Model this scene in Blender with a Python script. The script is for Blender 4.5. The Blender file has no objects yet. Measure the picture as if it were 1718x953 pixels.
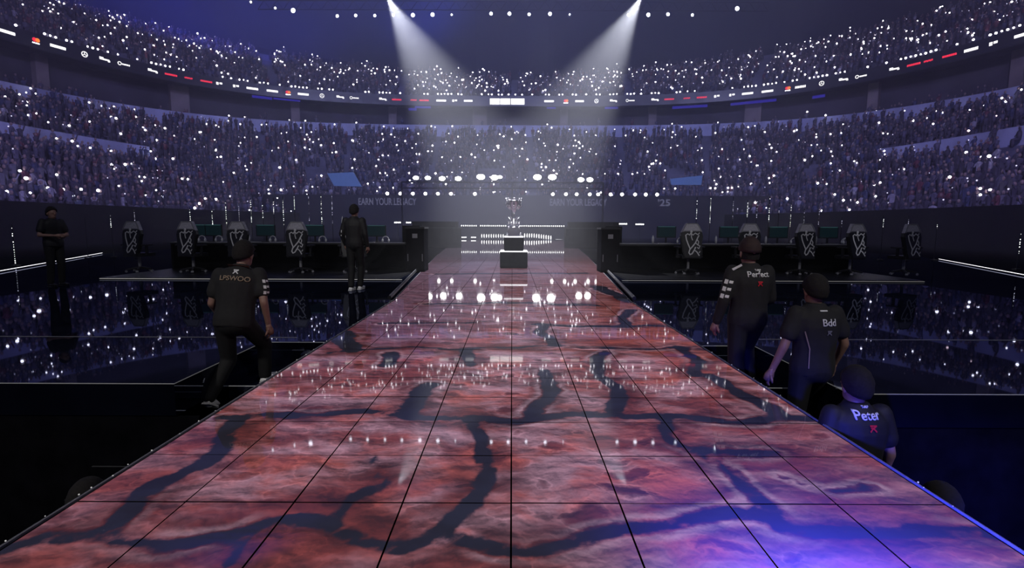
import bpy, bmesh, math, random
import numpy as np
from mathutils import Vector, Matrix
from mathutils.bvhtree import BVHTree
random.seed(7); rng = np.random.default_rng(11)
PI = math.pi
scn = bpy.context.scene
COL = scn.collection

# ------------------------------------------------------------------ camera
F = 880.0; PH = math.atan(98.5 / F); CH = 1.3
cam = bpy.data.cameras.new('camera'); cam.sensor_width = 36; cam.lens = 36 * F / 1718
cam.clip_start = 0.05; cam.clip_end = 500
camo = bpy.data.objects.new('camera', cam); COL.objects.link(camo)
camo.location = (0, 0, CH); camo.rotation_euler = (PI / 2 - PH, math.radians(0.0), 0)
camo.rotation_euler.rotate_axis('Z', math.radians(0.22))
scn.camera = camo

# ------------------------------------------------------------------ world, exposure
w = bpy.data.worlds.new('world'); scn.world = w; w.use_nodes = True
bg = w.node_tree.nodes['Background']; bg.inputs[0].default_value = (0.36, 0.40, 1.0, 1); bg.inputs[1].default_value = 0.05
vs = scn.view_settings
scn.display_settings.display_device = 'sRGB'
vs.view_transform = 'Standard'; vs.look = 'None'; vs.exposure = 0.0; vs.gamma = 1.0; vs.use_curve_mapping = False
try:
    scn.cycles.max_bounces = 6; scn.cycles.volume_bounces = 0
    scn.cycles.sample_clamp_indirect = 3.0; scn.cycles.use_denoising = True
    scn.cycles.volume_step_rate = 4; scn.cycles.caustics_reflective = False
except Exception: pass

def lamp(name, kind, loc, power, color=(1, 1, 1), size=0.2, target=None, spot=None, blend=0.3):
    l = bpy.data.lights.new(name, kind); l.energy = power; l.color = color
    if kind == 'AREA': l.size = size
    else: l.shadow_soft_size = size
    if kind == 'SPOT': l.spot_size = math.radians(spot); l.spot_blend = blend
    o = bpy.data.objects.new(name, l); COL.objects.link(o); o.location = loc
    if target is not None:
        o.rotation_euler = (Vector(target) - Vector(loc)).to_track_quat('-Z', 'Y').to_euler()
    return o
BEAM = ((-5.47, 24.0, 11.14), (5.55, 24.0, 11.14))
for b in BEAM:
    lamp('beam_lamp', 'SPOT', b, 26000, (0.92, 0.93, 1.0), 0.05, (0.03, 17.0, 1.2), 26, 0.7)
lamp('trophy_fill', 'SPOT', (1.5, 8, 9), 5000, (1, 1, 1), 0.15, (0.03, 16.3, 1.9), 9, 0.5)  # unseen front spots added to make the silver sparkle
lamp('trophy_fill', 'SPOT', (-3, 6, 8), 4000, (0.9, 0.92, 1), 0.15, (0.03, 16.3, 1.9), 9, 0.5)
for sx in (-1, 1):
    lamp('player_fill', 'SPOT', (sx * 6, -4, 9), 1500, (1, 0.96, 0.92), 0.5, (sx * 3.2, 6, 0), 60, 0.8)  # unseen, added to lift the dark shirts and shoes
    lamp('desk_fill', 'SPOT', (sx * 6, 3, 9), 850, (0.95, 0.95, 1), 0.4, (sx * 6, 14, 0.5), 50, 0.8)  # unseen, added as part of the dim stage wash
    lamp('crowd_fill', 'SPOT', (sx * 8, 0, 24), 56000, (0.48, 0.42, 0.95), 1.0, (sx * 48, 38, 12), 90, 0.9)  # unseen, added to brighten and tint the side stands
lamp('crowd_fill', 'SPOT', (0, 10, 30), 110000, (0.42, 0.44, 0.95), 1.0, (0, 72, 14), 100, 0.9)  # unseen, added to brighten and tint the far stand
# added blue spots, all unseen: near runway end and under the left roof
lamp('runway_glow_fill', 'SPOT', (1.2, 1.40, 0.36), 480, (0.05, 0.06, 1.0), 0.05, (1.35, 1.75, -.6), 150, 0.5)  # unseen, added to give the near floor its blue glow
lamp('runway_glow_fill', 'SPOT', (3.4, 1.5, 0.1), 700, (0.02, 0.03, 1.0), 0.05, (3.4, 3.2, -2.6), 110, 0.8)
lamp('roof_flare_fill', 'SPOT', (-38, 66, 36), 60000, (0.10, 0.12, 1.0), .3, (-46, 84, 48), 130, 0.8)  # unseen, added to hint at blue lens flare along the top
lamp('roof_flare_fill', 'SPOT', (-16, 86, 37), 9000, (0.08, 0.16, 1.0), .3, (-18, 104, 50), 165, 1.0)

# ------------------------------------------------------------------ pixel helpers (photograph frame -> place)
def ray(x, y):
    a = (x - 859) / F; b = -(y - 476.5) / F
    c, s = math.cos(PH), math.sin(PH)
    return (a, c + b * s, -s + b * c)
def on_plane(x, y, z=0.0):
    r = ray(x, y); t = (z - CH) / r[2]; return Vector((r[0] * t, r[1] * t, z))
def at_depth(x, y, Y):
    r = ray(x, y); t = Y / r[1]; return Vector((r[0] * t, Y, CH + r[2] * t))
def proj(p):
    Z = p[2] - CH; c, s = math.cos(PH), math.sin(PH)
    d = p[1] * c - Z * s; u = p[1] * s + Z * c
    return (859 + F * p[0] / d, 476.5 - F * u / d, d)

# ------------------------------------------------------------------ materials
MATS = {}
def mat(name, color=(0.5, 0.5, 0.5), rough=0.5, metal=0.0, emit=None, strength=1.0, noise=0.0, nscale=20.0, spec=0.5, coat=0.0):
    if name in MATS: return MATS[name]
    m = bpy.data.materials.new(name); m.use_nodes = True; MATS[name] = m
    nt = m.node_tree; p = nt.nodes['Principled BSDF']
    p.inputs['Base Color'].default_value = (*color, 1); p.inputs['Roughness'].default_value = rough
    p.inputs['Metallic'].default_value = metal; p.inputs['Specular IOR Level'].default_value = spec
    p.inputs['Coat Weight'].default_value = coat; p.inputs['Coat Roughness'].default_value = 0.03
    if emit:
        p.inputs['Emission Color'].default_value = (*emit, 1); p.inputs['Emission Strength'].default_value = strength
        m.cycles.emission_sampling = 'NONE'
    if noise:
        t = nt.nodes.new('ShaderNodeTexNoise'); t.inputs['Scale'].default_value = nscale; t.inputs['Detail'].default_value = 4
        tc = nt.nodes.new('ShaderNodeTexCoord'); nt.links.new(tc.outputs['Object'], t.inputs['Vector'])
        r = nt.nodes.new('ShaderNodeValToRGB')
        r.color_ramp.elements[0].position = 0.3; r.color_ramp.elements[1].position = 0.7
        r.color_ramp.elements[0].color = (*[c * (1 - noise) for c in color], 1)
        r.color_ramp.elements[1].color = (*[min(1, c * (1 + noise)) for c in color], 1)
        nt.links.new(t.outputs['Fac'], r.inputs['Fac']); nt.links.new(r.outputs['Color'], p.inputs['Base Color'])
    return m
def emit_mat(name, color, strength): return mat(name, (0.02, 0.02, 0.02), 0.5, emit=color, strength=strength)

M_black = mat('black_plastic', (0.012, 0.012, 0.014), 0.35, noise=0.2)
M_matte = mat('matte_black', (0.006, 0.006, 0.008), 1.0, spec=0.0, noise=0.3, nscale=5)
M_gloss = mat('black_gloss_deck', (0.004, 0.005, 0.011), 0.025, spec=0.07, noise=0.3, nscale=2)
def tinted_gloss(m, col, rough):
    nt = m.node_tree; p = nt.nodes['Principled BSDF']; p.inputs['Specular IOR Level'].default_value = 0
    g = nt.nodes.new('ShaderNodeBsdfGlossy'); g.inputs['Color'].default_value = (*col, 1); g.inputs['Roughness'].default_value = rough
    a = nt.nodes.new('ShaderNodeAddShader'); nt.links.new(p.outputs[0], a.inputs[0]); nt.links.new(g.outputs[0], a.inputs[1])
    nt.links.new(a.outputs[0], nt.nodes['Material Output'].inputs['Surface'])
tinted_gloss(M_gloss, (.15, .16, .21), .02)
M_grey = mat('grey_trim', (0.20, 0.20, 0.22), 0.5, noise=0.1)
M_glint = mat('glint_glow', (0.5, 0.5, 0.5), 0.5, emit=(1, 0.97, 0.95), strength=0.35)
M_ledline = emit_mat('led_line', (0.95, 0.93, 1.0), 1.6)
M_white_e = emit_mat('lamp_white', (1, 0.98, 1), 9)
M_flood = emit_mat('flood_white', (0.97, 0.97, 1), 26)
M_bulb = emit_mat('bulb_white', (1, 1, 1), 4)
M_phone = emit_mat('phone_white', (0.93, 0.9, 1.0), 11)
M_phone2 = emit_mat('phone_dim', (0.75, 0.72, 1.0), 1.4)
M_phone3 = emit_mat('phone_warm', (1.0, 0.72, 0.75), 5)
M_red_e = emit_mat('led_red', (1, 0.03, 0.07), 1.2)
M_ora_e = emit_mat('led_orange', (1, 0.25, 0.03), 1.2)
M_blue_e = emit_mat('led_blue', (0.07, 0.05, 0.9), 0.35)
M_silver = mat('silver', (0.85, 0.85, 0.88), 0.18, 1.0, noise=0.08, nscale=30)
M_concrete = mat('terrace_concrete', (0.10, 0.10, 0.16), 0.85, noise=0.35, nscale=0.6)
M_fascia = mat('pale_fascia', (0.36, 0.39, 0.60), 0.7, noise=0.25, nscale=0.35)
M_recess = mat('dark_concourse_wall', (0.045, 0.04, 0.06), 0.8, noise=0.5, nscale=0.25)
M_pier = mat('concourse_pier', (0.20, 0.17, 0.18), 0.8, noise=0.3, nscale=0.5)
M_roof = mat('dark_roof', (0.022, 0.025, 0.058), 0.9, noise=0.25, nscale=0.06)
M_skin = mat('skin', (0.30, 0.17, 0.13), 0.5, noise=0.08)
M_hair = mat('black_hair', (0.010, 0.008, 0.008), 0.9, noise=0.4, nscale=60)
M_jersey = mat('charcoal_jersey', (0.014, 0.0135, 0.0145), 0.85, noise=0.15, nscale=25)
M_jacket = mat('black_jacket', (0.009, 0.0085, 0.010), 0.7, noise=0.15, nscale=25)
M_trouser = mat('black_trousers', (0.005, 0.005, 0.0055), 0.8, noise=0.2, nscale=25)
M_shoe = mat('white_trainer', (0.85, 0.85, 0.85), 0.6, noise=0.12, nscale=40)
M_sole = mat('pale_sole', (0.7, 0.7, 0.68), 0.7, noise=0.05)
M_print = mat('white_print', (0.8, 0.8, 0.8), 0.6, noise=0.05)
M_redprint = mat('red_print', (0.6, 0.01, 0.03), 0.6, noise=0.05)
M_gold = mat('tan_print', (0.35, 0.26, 0.18), 0.6, noise=0.1)
M_teal = mat('teal_screen', (0.01, 0.02, 0.03), 0.3, emit=(0.015, 0.06, 0.07), strength=0.08)
M_headrest = mat('grey_headrest', (0.34, 0.33, 0.38), 0.6, noise=0.15, nscale=30)
M_emblem = mat('emblem_grey', (0.5, 0.5, 0.52), 0.5, noise=0.05)

# ------------------------------------------------------------------ mesh helpers
def tag(o, label=None, cat=None, group=None, kind=None):
    if label: o['label'] = label
    if cat: o['category'] = cat
    if group: o['group'] = group
    if kind: o['kind'] = kind
    return o
def empty(name, loc=(0, 0, 0), rz=0.0, **k):
    o = bpy.data.objects.new(name, None); COL.objects.link(o); o.location = loc; o.rotation_euler = (0, 0, rz)
    o.empty_display_size = 0.1
    return tag(o, **k)
def link(name, me, parent=None, loc=None, rz=0.0, **k):
    o = bpy.data.objects.new(name, me); COL.objects.link(o)
    if parent is not None: o.parent = parent
    if loc is not None: o.location = loc
    if rz: o.rotation_euler = (0, 0, rz)
    return tag(o, **k)
class MB:
    def __init__(s): s.v = []; s.f = []; s.m = []; s.mi = 0
    def add(s, vs_, fs):
        b = len(s.v); s.v += [tuple(v) for v in vs_]
        s.f += [tuple(i + b for i in f) for f in fs]; s.m += [s.mi] * len(fs); return s
    def box(s, c, d, rz=0.0, taper=1.0):
        x, y, z = d[0] / 2, d[1] / 2, d[2] / 2; cs, sn = math.cos(rz), math.sin(rz); P = []
        for k, zz in ((1.0, -z), (taper, z)):
            for sx, sy in ((-1, -1), (1, -1), (1, 1), (-1, 1)):
                px, py = sx * x * k, sy * y * k
                P.append((c[0] + px * cs - py * sn, c[1] + px * sn + py * cs, c[2] + zz))
        return s.add(P, [(3, 2, 1, 0), (4, 5, 6, 7), (0, 1, 5, 4), (1, 2, 6, 5), (2, 3, 7, 6), (3, 0, 4, 7)])
    def prism(s, poly, z0, z1):
        n = len(poly); P = [(p[0], p[1], z0) for p in poly] + [(p[0], p[1], z1) for p in poly]
        return s.add(P, [tuple(range(n))[::-1], tuple(range(n, 2 * n))] + [(i, (i + 1) % n, n + (i + 1) % n, n + i) for i in range(n)])
    def tube(s, pts, rad, seg=8, flat=1.0, cap=True):
        pts = [Vector(p) for p in pts]; n = len(pts)
        if not hasattr(rad, '__len__'): rad = [rad] * n
        P = []; up = None
        for i, p in enumerate(pts):
            d = (pts[min(i + 1, n - 1)] - pts[max(i - 1, 0)]).normalized()
            if up is None:
                up = d.orthogonal().normalized()
            else:
                up = (up - d * up.dot(d));  up = up.normalized() if up.length > 1e-6 else d.orthogonal().normalized()
            b = d.cross(up)
            for k in range(seg):
                a = 2 * PI * k / seg
                P.append(p + (up * math.cos(a) + b * math.sin(a) * flat) * rad[i])
        fs = []
        for i in range(n - 1):
            for k in range(seg):
                a, b_ = i * seg + k, i * seg + (k + 1) % seg
                fs.append((a, b_, b_ + seg, a + seg))
        if cap: fs += [tuple(range(seg))[::-1], tuple(range((n - 1) * seg, n * seg))]
        return s.add(P, fs)
    def limb(s, a, b, ra, rb, seg=10):   # tube with rounded ends
        a, b = Vector(a), Vector(b); d = (b - a).normalized()
        return s.tube([a - d * ra * .9, a - d * ra * .6, a, b, b + d * rb * .6, b + d * rb * .9], [ra * .35, ra * .8, ra, rb, rb * .8, rb * .35], seg)
    def lathe(s, prof, c=(0, 0, 0), seg=16):
        P = [(c[0] + r * math.cos(2 * PI * k / seg), c[1] + r * math.sin(2 * PI * k / seg), c[2] + z) for r, z in prof for k in range(seg)]
        fs = []
        for i in range(len(prof) - 1):
            for k in range(seg):
                a, b = i * seg + k, i * seg + (k + 1) % seg; fs.append((a, b, b + seg, a + seg))
        fs += [tuple(range(seg))[::-1], tuple(range((len(prof) - 1) * seg, len(prof) * seg))]
        return s.add(P, fs)
    def ellipsoid(s, c, r, seg=10, rings=6, R=None):
        P = []; fs = []
        for i in range(rings + 1):
            a = PI * i / rings
            rr = max(math.sin(a), 0.02)
            for k in range(seg):
                b = 2 * PI * k / seg
                v = Vector((r[0] * rr * math.cos(b), r[1] * rr * math.sin(b), -r[2] * math.cos(a)))
                if R is not None: v = R @ v
                P.append(Vector(c) + v)
        for i in range(rings):
            for k in range(seg):
                a, b = i * seg + k, i * seg + (k + 1) % seg; fs.append((a, b, b + seg, a + seg))
        fs += [tuple(range(seg))[::-1], tuple(range(rings * seg, (rings + 1) * seg))]
        return s.add(P, fs)
    def strip(s, pts, nrm, wd, th=0.003):   # flat ribbon stroke on a surface
        nrm = Vector(nrm).normalized()
        for a, b in zip(pts[:-1], pts[1:]):
            a, b = Vector(a), Vector(b); d = (b - a).normalized(); q = d.cross(nrm) * wd / 2; e = d * wd * .3
            A = [a - e - q, b + e - q, b + e + q, a - e + q]
            s.add(A + [p + nrm * th for p in A], [(0, 1, 2, 3), (7, 6, 5, 4), (0, 4, 5, 1), (1, 5, 6, 2), (2, 6, 7, 3), (3, 7, 4, 0)])
        return s
    def mesh(s, name, mats, smooth=False):
        me = bpy.data.meshes.new(name); me.from_pydata(s.v, [], s.f)
        if not isinstance(mats, (list, tuple)): mats = [mats]
        for m in mats: me.materials.append(m)
        if len(mats) > 1: me.polygons.foreach_set('material_index', s.m)
        if smooth: me.polygons.foreach_set('use_smooth', [True] * len(me.polygons))
        me.update(); return me
    def build(s, name, mats, parent=None, loc=None, rz=0.0, smooth=False, **k):
        return link(name, s.mesh(name, mats, smooth), parent, loc, rz, **k)
def children_of(o): return [c for c in bpy.data.objects if c.parent == o]
def copy_tree(o, kids=None):
    r = o.copy(); COL.objects.link(r)
    for ch in (kids if kids is not None else children_of(o)):
        c = ch.copy(); COL.objects.link(c); c.parent = r
        for g in children_of(ch):
            d = g.copy(); COL.objects.link(d); d.parent = c
    return r
def text_mesh(body, size, bold=0.0, align='CENTER', th=0.0):
    c = bpy.data.curves.new('lettering', 'FONT'); c.body = body; c.size = size; c.align_x = align; c.align_y = 'CENTER'
    c.offset = bold; c.extrude = th
    o = bpy.data.objects.new('lettering_tmp', c); COL.objects.link(o)
    bpy.context.view_layer.update()
    me = bpy.data.meshes.new_from_object(o.evaluated_get(bpy.context.evaluated_depsgraph_get()))
    bpy.data.objects.remove(o); return me

# ------------------------------------------------------------------ LED runway picture (red rock blocks)
CRACKS = [
    ([(560, 592), (680, 585), (910, 582), (1130, 583), (1230, 590)], .035),
    ([(365, 697), (560, 696), (680, 700), (1020, 700), (1290, 699), (1420, 703)], .05),
    ([(-20, 925), (75, 897), (300, 901), (425, 897), (500, 884), (575, 890), (700, 930), (775, 906), (909, 906), (1059, 892), (1159, 875), (1219, 870), (1334, 898), (1379, 880), (1604, 882), (1760, 900)], .042),
    ([(805, 700), (800, 775), (790, 840), (778, 890)], .05),
    ([(390, 700), (350, 780), (280, 820), (190, 885)], .055),
    ([(450, 885), (425, 915), (380, 960)], .04),
    ([(610, 775), (640, 815), (590, 845), (585, 880)], .03),
    ([(1114, 700), (1159, 750), (1229, 795), (1269, 845), (1290, 895)], .042),
    ([(1180, 762), (1294, 750)], .045), ([(1309, 792), (1384, 812), (1469, 812)], .02),
    ([(915, 625), (910, 690)], .065), ([(1005, 590), (1015, 630), (1035, 690)], .065),
    ([(1140, 583), (1180, 625)], .065), ([(1205, 630), (1290, 695)], .07), ([(720, 645), (695, 698)], .08),
    ([(665, 595), (640, 615)], .08), ([(790, 585), (797, 610)], .065),
    ([(640, 545), (800, 540)], .05), ([(900, 545), (1150, 548)], .06), ([(910, 545), (925, 580)], .07),
    ([(1060, 520), (1040, 545)], .08), ([(720, 510), (900, 508), (1000, 512)], .09), ([(560, 545), (600, 590)], .10),
    ([(730, 460), (980, 458)], .16), ([(1000, 480), (1060, 505)], .16),
]
CSEG = []
for pl_, wd_ in CRACKS:
    q_ = [on_plane(x, y) for x, y in pl_]
    CSEG += [(a.x, a.y, b.x, b.y, wd_) for a, b in zip(q_[:-1], q_[1:])]
CSEG = np.array(CSEG)
def crack_dist(X, Y):
    X2 = X + np.clip(.3 / Y, .02, .06) * np.sin(Y * 4.1 + X * 1.3) + .02 * np.sin(Y * 9.3 - X * 2.0); Y2 = Y + .05 * np.sin(X * 3.7 + .6 * Y) + .03 * np.sin(X * 8.9 + 1.0)
    a = CSEG[None]; px, py = X2[:, None], Y2[:, None]; bx, by = a[..., 2] - a[..., 0], a[..., 3] - a[..., 1]
    h = np.clip(((px - a[..., 0]) * bx + (py - a[..., 1]) * by) / (bx * bx + by * by), 0, 1)
    return (np.hypot(px - a[..., 0] - bx * h, py - a[..., 1] - by * h) - a[..., 4]).min(1)
def led_slab(x0, x1, y0, y1, ox, oy, n, name='led_tile'):
    xs = np.linspace(x0, x1, n + 1); ys = np.linspace(y0, y1, n + 1); V = [(x - ox, y - oy, 0.0) for y in ys for x in xs]
    f = [(j * (n + 1) + i, j * (n + 1) + i + 1, (j + 1) * (n + 1) + i + 1, (j + 1) * (n + 1) + i) for j in range(n) for i in range(n)]
    b = len(V); V += [(x - ox, y - oy, -.012) for x, y in ((x0, y0), (x1, y0), (x1, y1), (x0, y1))]; m_ = n + 1
    f += [tuple(range(n, -1, -1)) + (b, b + 1), tuple(k * m_ + n for k in range(n, -1, -1)) + (b + 1, b + 2), tuple(n * m_ + k for k in range(m_)) + (b + 2, b + 3)[::1], tuple(k * m_ for k in range(m_)) + (b + 3, b)]
    me = bpy.data.meshes.new(name); me.from_pydata(V, [], f); me.materials.append(M_led); me.materials.append(M_seam)
    me.polygons.foreach_set('material_index', [0] * (n * n) + [1] * 4)
    A = me.attributes.new('crack', 'FLOAT', 'POINT'); v = np.array(V); A.data.foreach_set('value', crack_dist(v[:, 0] + ox, v[:, 1] + oy).astype(np.float32)); return me
def led_material():
    m = bpy.data.materials.new('led_rock_picture'); m.use_nodes = True; nt = m.node_tree; N = nt.nodes; L = nt.links
    p = N['Principled BSDF']; p.inputs['Base Color'].default_value = (0.045, 0.045, 0.06, 1)
    p.inputs['Roughness'].default_value = 0.035; p.inputs['Specular IOR Level'].default_value = 0.6
    m.cycles.emission_sampling = 'NONE'
    def nd(t, **kw):
        n = N.new(t)
        for k, v in kw.items(): setattr(n, k, v)
        return n
    def vm(op, a, b=None, c=None):
        n = nd('ShaderNodeVectorMath', operation=op)
        for i, x in enumerate((a, b)):
            if x is None: continue
            if isinstance(x, bpy.types.NodeSocket): L.new(x, n.inputs[i])
            else: n.inputs[i].default_value = x
        if c is not None:
            if isinstance(c, bpy.types.NodeSocket): L.new(c, n.inputs['Scale'])
            else: n.inputs['Scale'].default_value = c
        return n.outputs['Value'] if op in ('DOT_PRODUCT', 'LENGTH', 'DISTANCE') else n.outputs['Vector']
    def ma(op, a, b=None, c=None, clamp=False):
        n = nd('ShaderNodeMath', operation=op, use_clamp=clamp)
        for i, x in enumerate((a, b, c)):
            if x is None: continue
            if isinstance(x, bpy.types.NodeSocket): L.new(x, n.inputs[i])
            else: n.inputs[i].default_value = x
        return n.outputs[0]
    def noise(vec, scale, detail=4, rough=0.55, col=False):
        n = nd('ShaderNodeTexNoise'); n.inputs['Scale'].default_value = scale; n.inputs['Detail'].default_value = detail
        n.inputs['Roughness'].default_value = rough; L.new(vec, n.inputs['Vector']); return n.outputs['Color' if col else 'Fac']
    def smooth(x, lo, hi, a=0.0, b=1.0):
        n = nd('ShaderNodeMapRange', interpolation_type='SMOOTHSTEP'); L.new(x, n.inputs[0])
        for i, q in enumerate((lo, hi, a, b)): n.inputs[i + 1].default_value = q
        return n.outputs[0]
    def mix(f, a, b):
        n = nd('ShaderNodeMix', data_type='RGBA')
        if isinstance(f, bpy.types.NodeSocket): L.new(f, n.inputs[0])
        else: n.inputs[0].default_value = f
        for i, x in ((6, a), (7, b)):
            if isinstance(x, bpy.types.NodeSocket): L.new(x, n.inputs[i])
            else: n.inputs[i].default_value = (*x, 1)
        return n.outputs[2]
    pos = nd('ShaderNodeNewGeometry').outputs['Position']
    flat = vm('MULTIPLY', pos, (1, 1, 0))
    wn = vm('SCALE', vm('SUBTRACT', noise(flat, 2.2, 5, 0.6, True), (0.5, 0.5, 0.5)), None, 0.34)
    wn = vm('MULTIPLY', wn, (1, 1, 0)); wp = vm('ADD', flat, wn)
    at = nd('ShaderNodeAttribute', attribute_name='crack'); 
    fine = ma('MULTIPLY', ma('SUBTRACT', noise(flat, 5.0, 6, 0.6), 0.5), 0.14)
    dist = ma('ADD', at.outputs['Fac'], fine)
    crack = smooth(dist, -0.012, 0.016, 1.0, 0.0)
    glow = smooth(dist, 0.0, 0.26, 1.0, 0.0)
    edge = ma('MULTIPLY', smooth(dist, 0.005, 0.03), smooth(dist, 0.03, 0.09, 1.0, 0.0))
    # rock relief of the picture, streaked across the runway
    st = vm('MULTIPLY', wp, (1.0, 1.5, 0)); st = vm('ADD', st, vm('SCALE', wn, None, -.5))
    n1 = noise(st, 2.0, 5, 0.55)
    f1 = noise(st, 2.5, 5, 0.5); f2 = noise(vm('ADD', st, (0.02, 0.08, 0)), 2.5, 5, 0.5)
    g1 = noise(st, 7.5, 5, 0.6); g2 = noise(vm('ADD', st, (0.005, 0.025, 0)), 7.5, 5, 0.6)
    rel = ma('MULTIPLY_ADD', ma('SUBTRACT', g2, g1), 2.6, ma('MULTIPLY', ma('SUBTRACT', f2, f1), 3.4))
    big = noise(vm('ADD', st, (9, 4, 0)), 0.9, 4, 0.55)
    big2 = noise(vm('ADD', flat, (3, 8, 0)), 0.7, 3, 0.5)
    pits = nd('ShaderNodeTexVoronoi', feature='F1', voronoi_dimensions='2D'); pits.inputs['Scale'].default_value = 3.0
    L.new(vm('ADD', st, vm('SCALE', wn, None, 1.2)), pits.inputs['Vector'])
    pcol = nd('ShaderNodeSeparateXYZ'); L.new(pits.outputs['Color'], pcol.inputs[0])
    pd = ma('SUBTRACT', pits.outputs['Distance'], ma('MULTIPLY', pcol.outputs[0], 0.30))
    pit = smooth(pd, -0.10, 0.07, 1.0, 0.0)
    rim = ma('MULTIPLY', smooth(pd, 0.04, 0.07), smooth(pd, 0.07, 0.16, 1.0, 0.0))
    salmon = (0.30, 0.066, 0.056); lilac = (0.30, 0.155, 0.20); deep = (0.07, 0.010, 0.010)
    base = mix(smooth(n1, 0.36, 0.60), salmon, lilac)
    base = mix(smooth(big, 0.50, 0.62), base, (0.15, 0.028, 0.024))
    base = mix(ma('MULTIPLY', pit, smooth(big2, 0.40, 0.55, 0.25, 0.85)), base, deep)
    sx = nd('ShaderNodeSeparateXYZ'); L.new(pos, sx.inputs[0]); X, Y = sx.outputs[0], sx.outputs[1]
    # far left is violet, far right orange, far middle greyer, right part darker
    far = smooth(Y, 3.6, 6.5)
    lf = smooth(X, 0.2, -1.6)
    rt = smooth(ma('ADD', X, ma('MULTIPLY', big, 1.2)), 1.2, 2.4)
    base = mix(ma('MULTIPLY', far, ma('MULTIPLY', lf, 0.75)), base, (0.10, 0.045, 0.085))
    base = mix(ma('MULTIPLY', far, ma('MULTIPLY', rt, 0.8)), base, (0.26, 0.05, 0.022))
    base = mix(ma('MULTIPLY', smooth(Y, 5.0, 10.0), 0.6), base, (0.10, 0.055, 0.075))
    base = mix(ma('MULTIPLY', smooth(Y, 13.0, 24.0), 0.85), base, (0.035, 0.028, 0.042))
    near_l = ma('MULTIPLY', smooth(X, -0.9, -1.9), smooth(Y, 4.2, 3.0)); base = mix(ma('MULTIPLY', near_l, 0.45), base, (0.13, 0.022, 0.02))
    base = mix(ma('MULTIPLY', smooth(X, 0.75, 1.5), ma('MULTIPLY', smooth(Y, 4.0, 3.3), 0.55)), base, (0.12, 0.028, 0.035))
    base = mix(ma('MULTIPLY', glow, smooth(f1, 0.35, 0.6, 0.25, 1.0)), base, (0.075, 0.011, 0.009))
    base = mix(ma('MULTIPLY', edge, smooth(big2, 0.45, 0.6, 0.0, 0.6)), base, (0.34, 0.22, 0.27))
    lit = ma('MULTIPLY_ADD', rel, 1.0, ma('MULTIPLY_ADD', rim, 0.35, 0.92))
    lit = ma('MAXIMUM', ma('MINIMUM', lit, 1.75), 0.35)
    base = vm('SCALE', base, None, lit)
    ck = mix(smooth(n1, 0.35, 0.65), (0.004, 0.003, 0.006), (0.009, 0.010, 0.022))
    out = mix(crack, base, ck)
    L.new(out, p.inputs['Emission Color']); p.inputs['Emission Strength'].default_value = 0.85
    return m
M_seam = mat('black_seam', (0.004, 0.004, 0.004), 0.9, spec=0.0)
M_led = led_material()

# ------------------------------------------------------------------ the stage
TW, TL, J0 = 0.511, 0.51, 1.83
runway = empty('runway', (0, 9, 0), label='long LED runway showing red cracked rock that runs up to the trophy', cat='runway')
def rchild(mb, name, mats, **k):
    o = mb.build(name, mats, runway, **k); o.location = (0, -9, 0); return o
g = MB(); g.prism([(-2.05, -1.5), (2.05, -1.5), (2.05, 9.0), (3.25, 22.3), (4.8, 45), (-4.8, 45), (-3.25, 22.3), (-2.05, 9.0)], -0.30, -0.012)
rchild(g, 'base', M_seam)
for r in range(-1, 36):
    ya = J0 + r * TL + .004
    for c in range(8):
        xa = (c - 4) * TW + .004; n_ = 8 if r < 10 else 4
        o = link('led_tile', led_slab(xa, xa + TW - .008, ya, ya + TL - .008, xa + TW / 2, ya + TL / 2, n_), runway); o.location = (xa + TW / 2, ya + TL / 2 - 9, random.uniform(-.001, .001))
for r0, r1 in ((36, 84), (-6, -1)):
    bm = bmesh.new()
    for r in range(r0, r1):
        for c in range(8):
            xa = (c - 4) * TW + .003; ya = J0 + r * TL + .003; t_ = led_slab(xa, xa + TW - .006, ya, ya + TL - .006, 0, 9, 2); bm.from_mesh(t_)
    me = bpy.data.meshes.new('led_tile_field'); bm.to_mesh(me); bm.free(); me.materials.append(M_led); me.materials.append(M_seam); link('led_tile_field', me, runway, kind='stuff')
for s in (-1, 1):
    for k in range(19):
        ya, yb = 9.05 + k * 1.88, 9.05 + (k + 1) * 1.88 - .01; f = lambda y: float(np.interp(y, (9, 22.3, 45), (2.05, 3.25, 4.8)))
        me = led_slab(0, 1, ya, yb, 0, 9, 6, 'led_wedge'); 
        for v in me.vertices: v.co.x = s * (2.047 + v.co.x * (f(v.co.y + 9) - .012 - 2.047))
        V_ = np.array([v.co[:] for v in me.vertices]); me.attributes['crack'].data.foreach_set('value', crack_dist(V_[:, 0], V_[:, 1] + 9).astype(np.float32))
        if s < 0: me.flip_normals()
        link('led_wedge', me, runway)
    g = MB()
    pts = [(s * 2.06, -1.5, 0.0), (s * 2.06, 9.0, 0.0), (s * 3.22, 22.3, 0.0), (s * 4.78, 44.9, 0.0)]
    g.tube(pts, 0.008, 5); rchild(g, 'edge_trim', M_grey)
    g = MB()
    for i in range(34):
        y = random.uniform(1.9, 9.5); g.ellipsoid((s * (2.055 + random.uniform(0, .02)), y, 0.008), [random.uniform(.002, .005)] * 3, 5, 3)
    rchild(g, 'edge_glint', M_glint, kind='stuff')  # glowing specks standing in for glints on the trim
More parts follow.
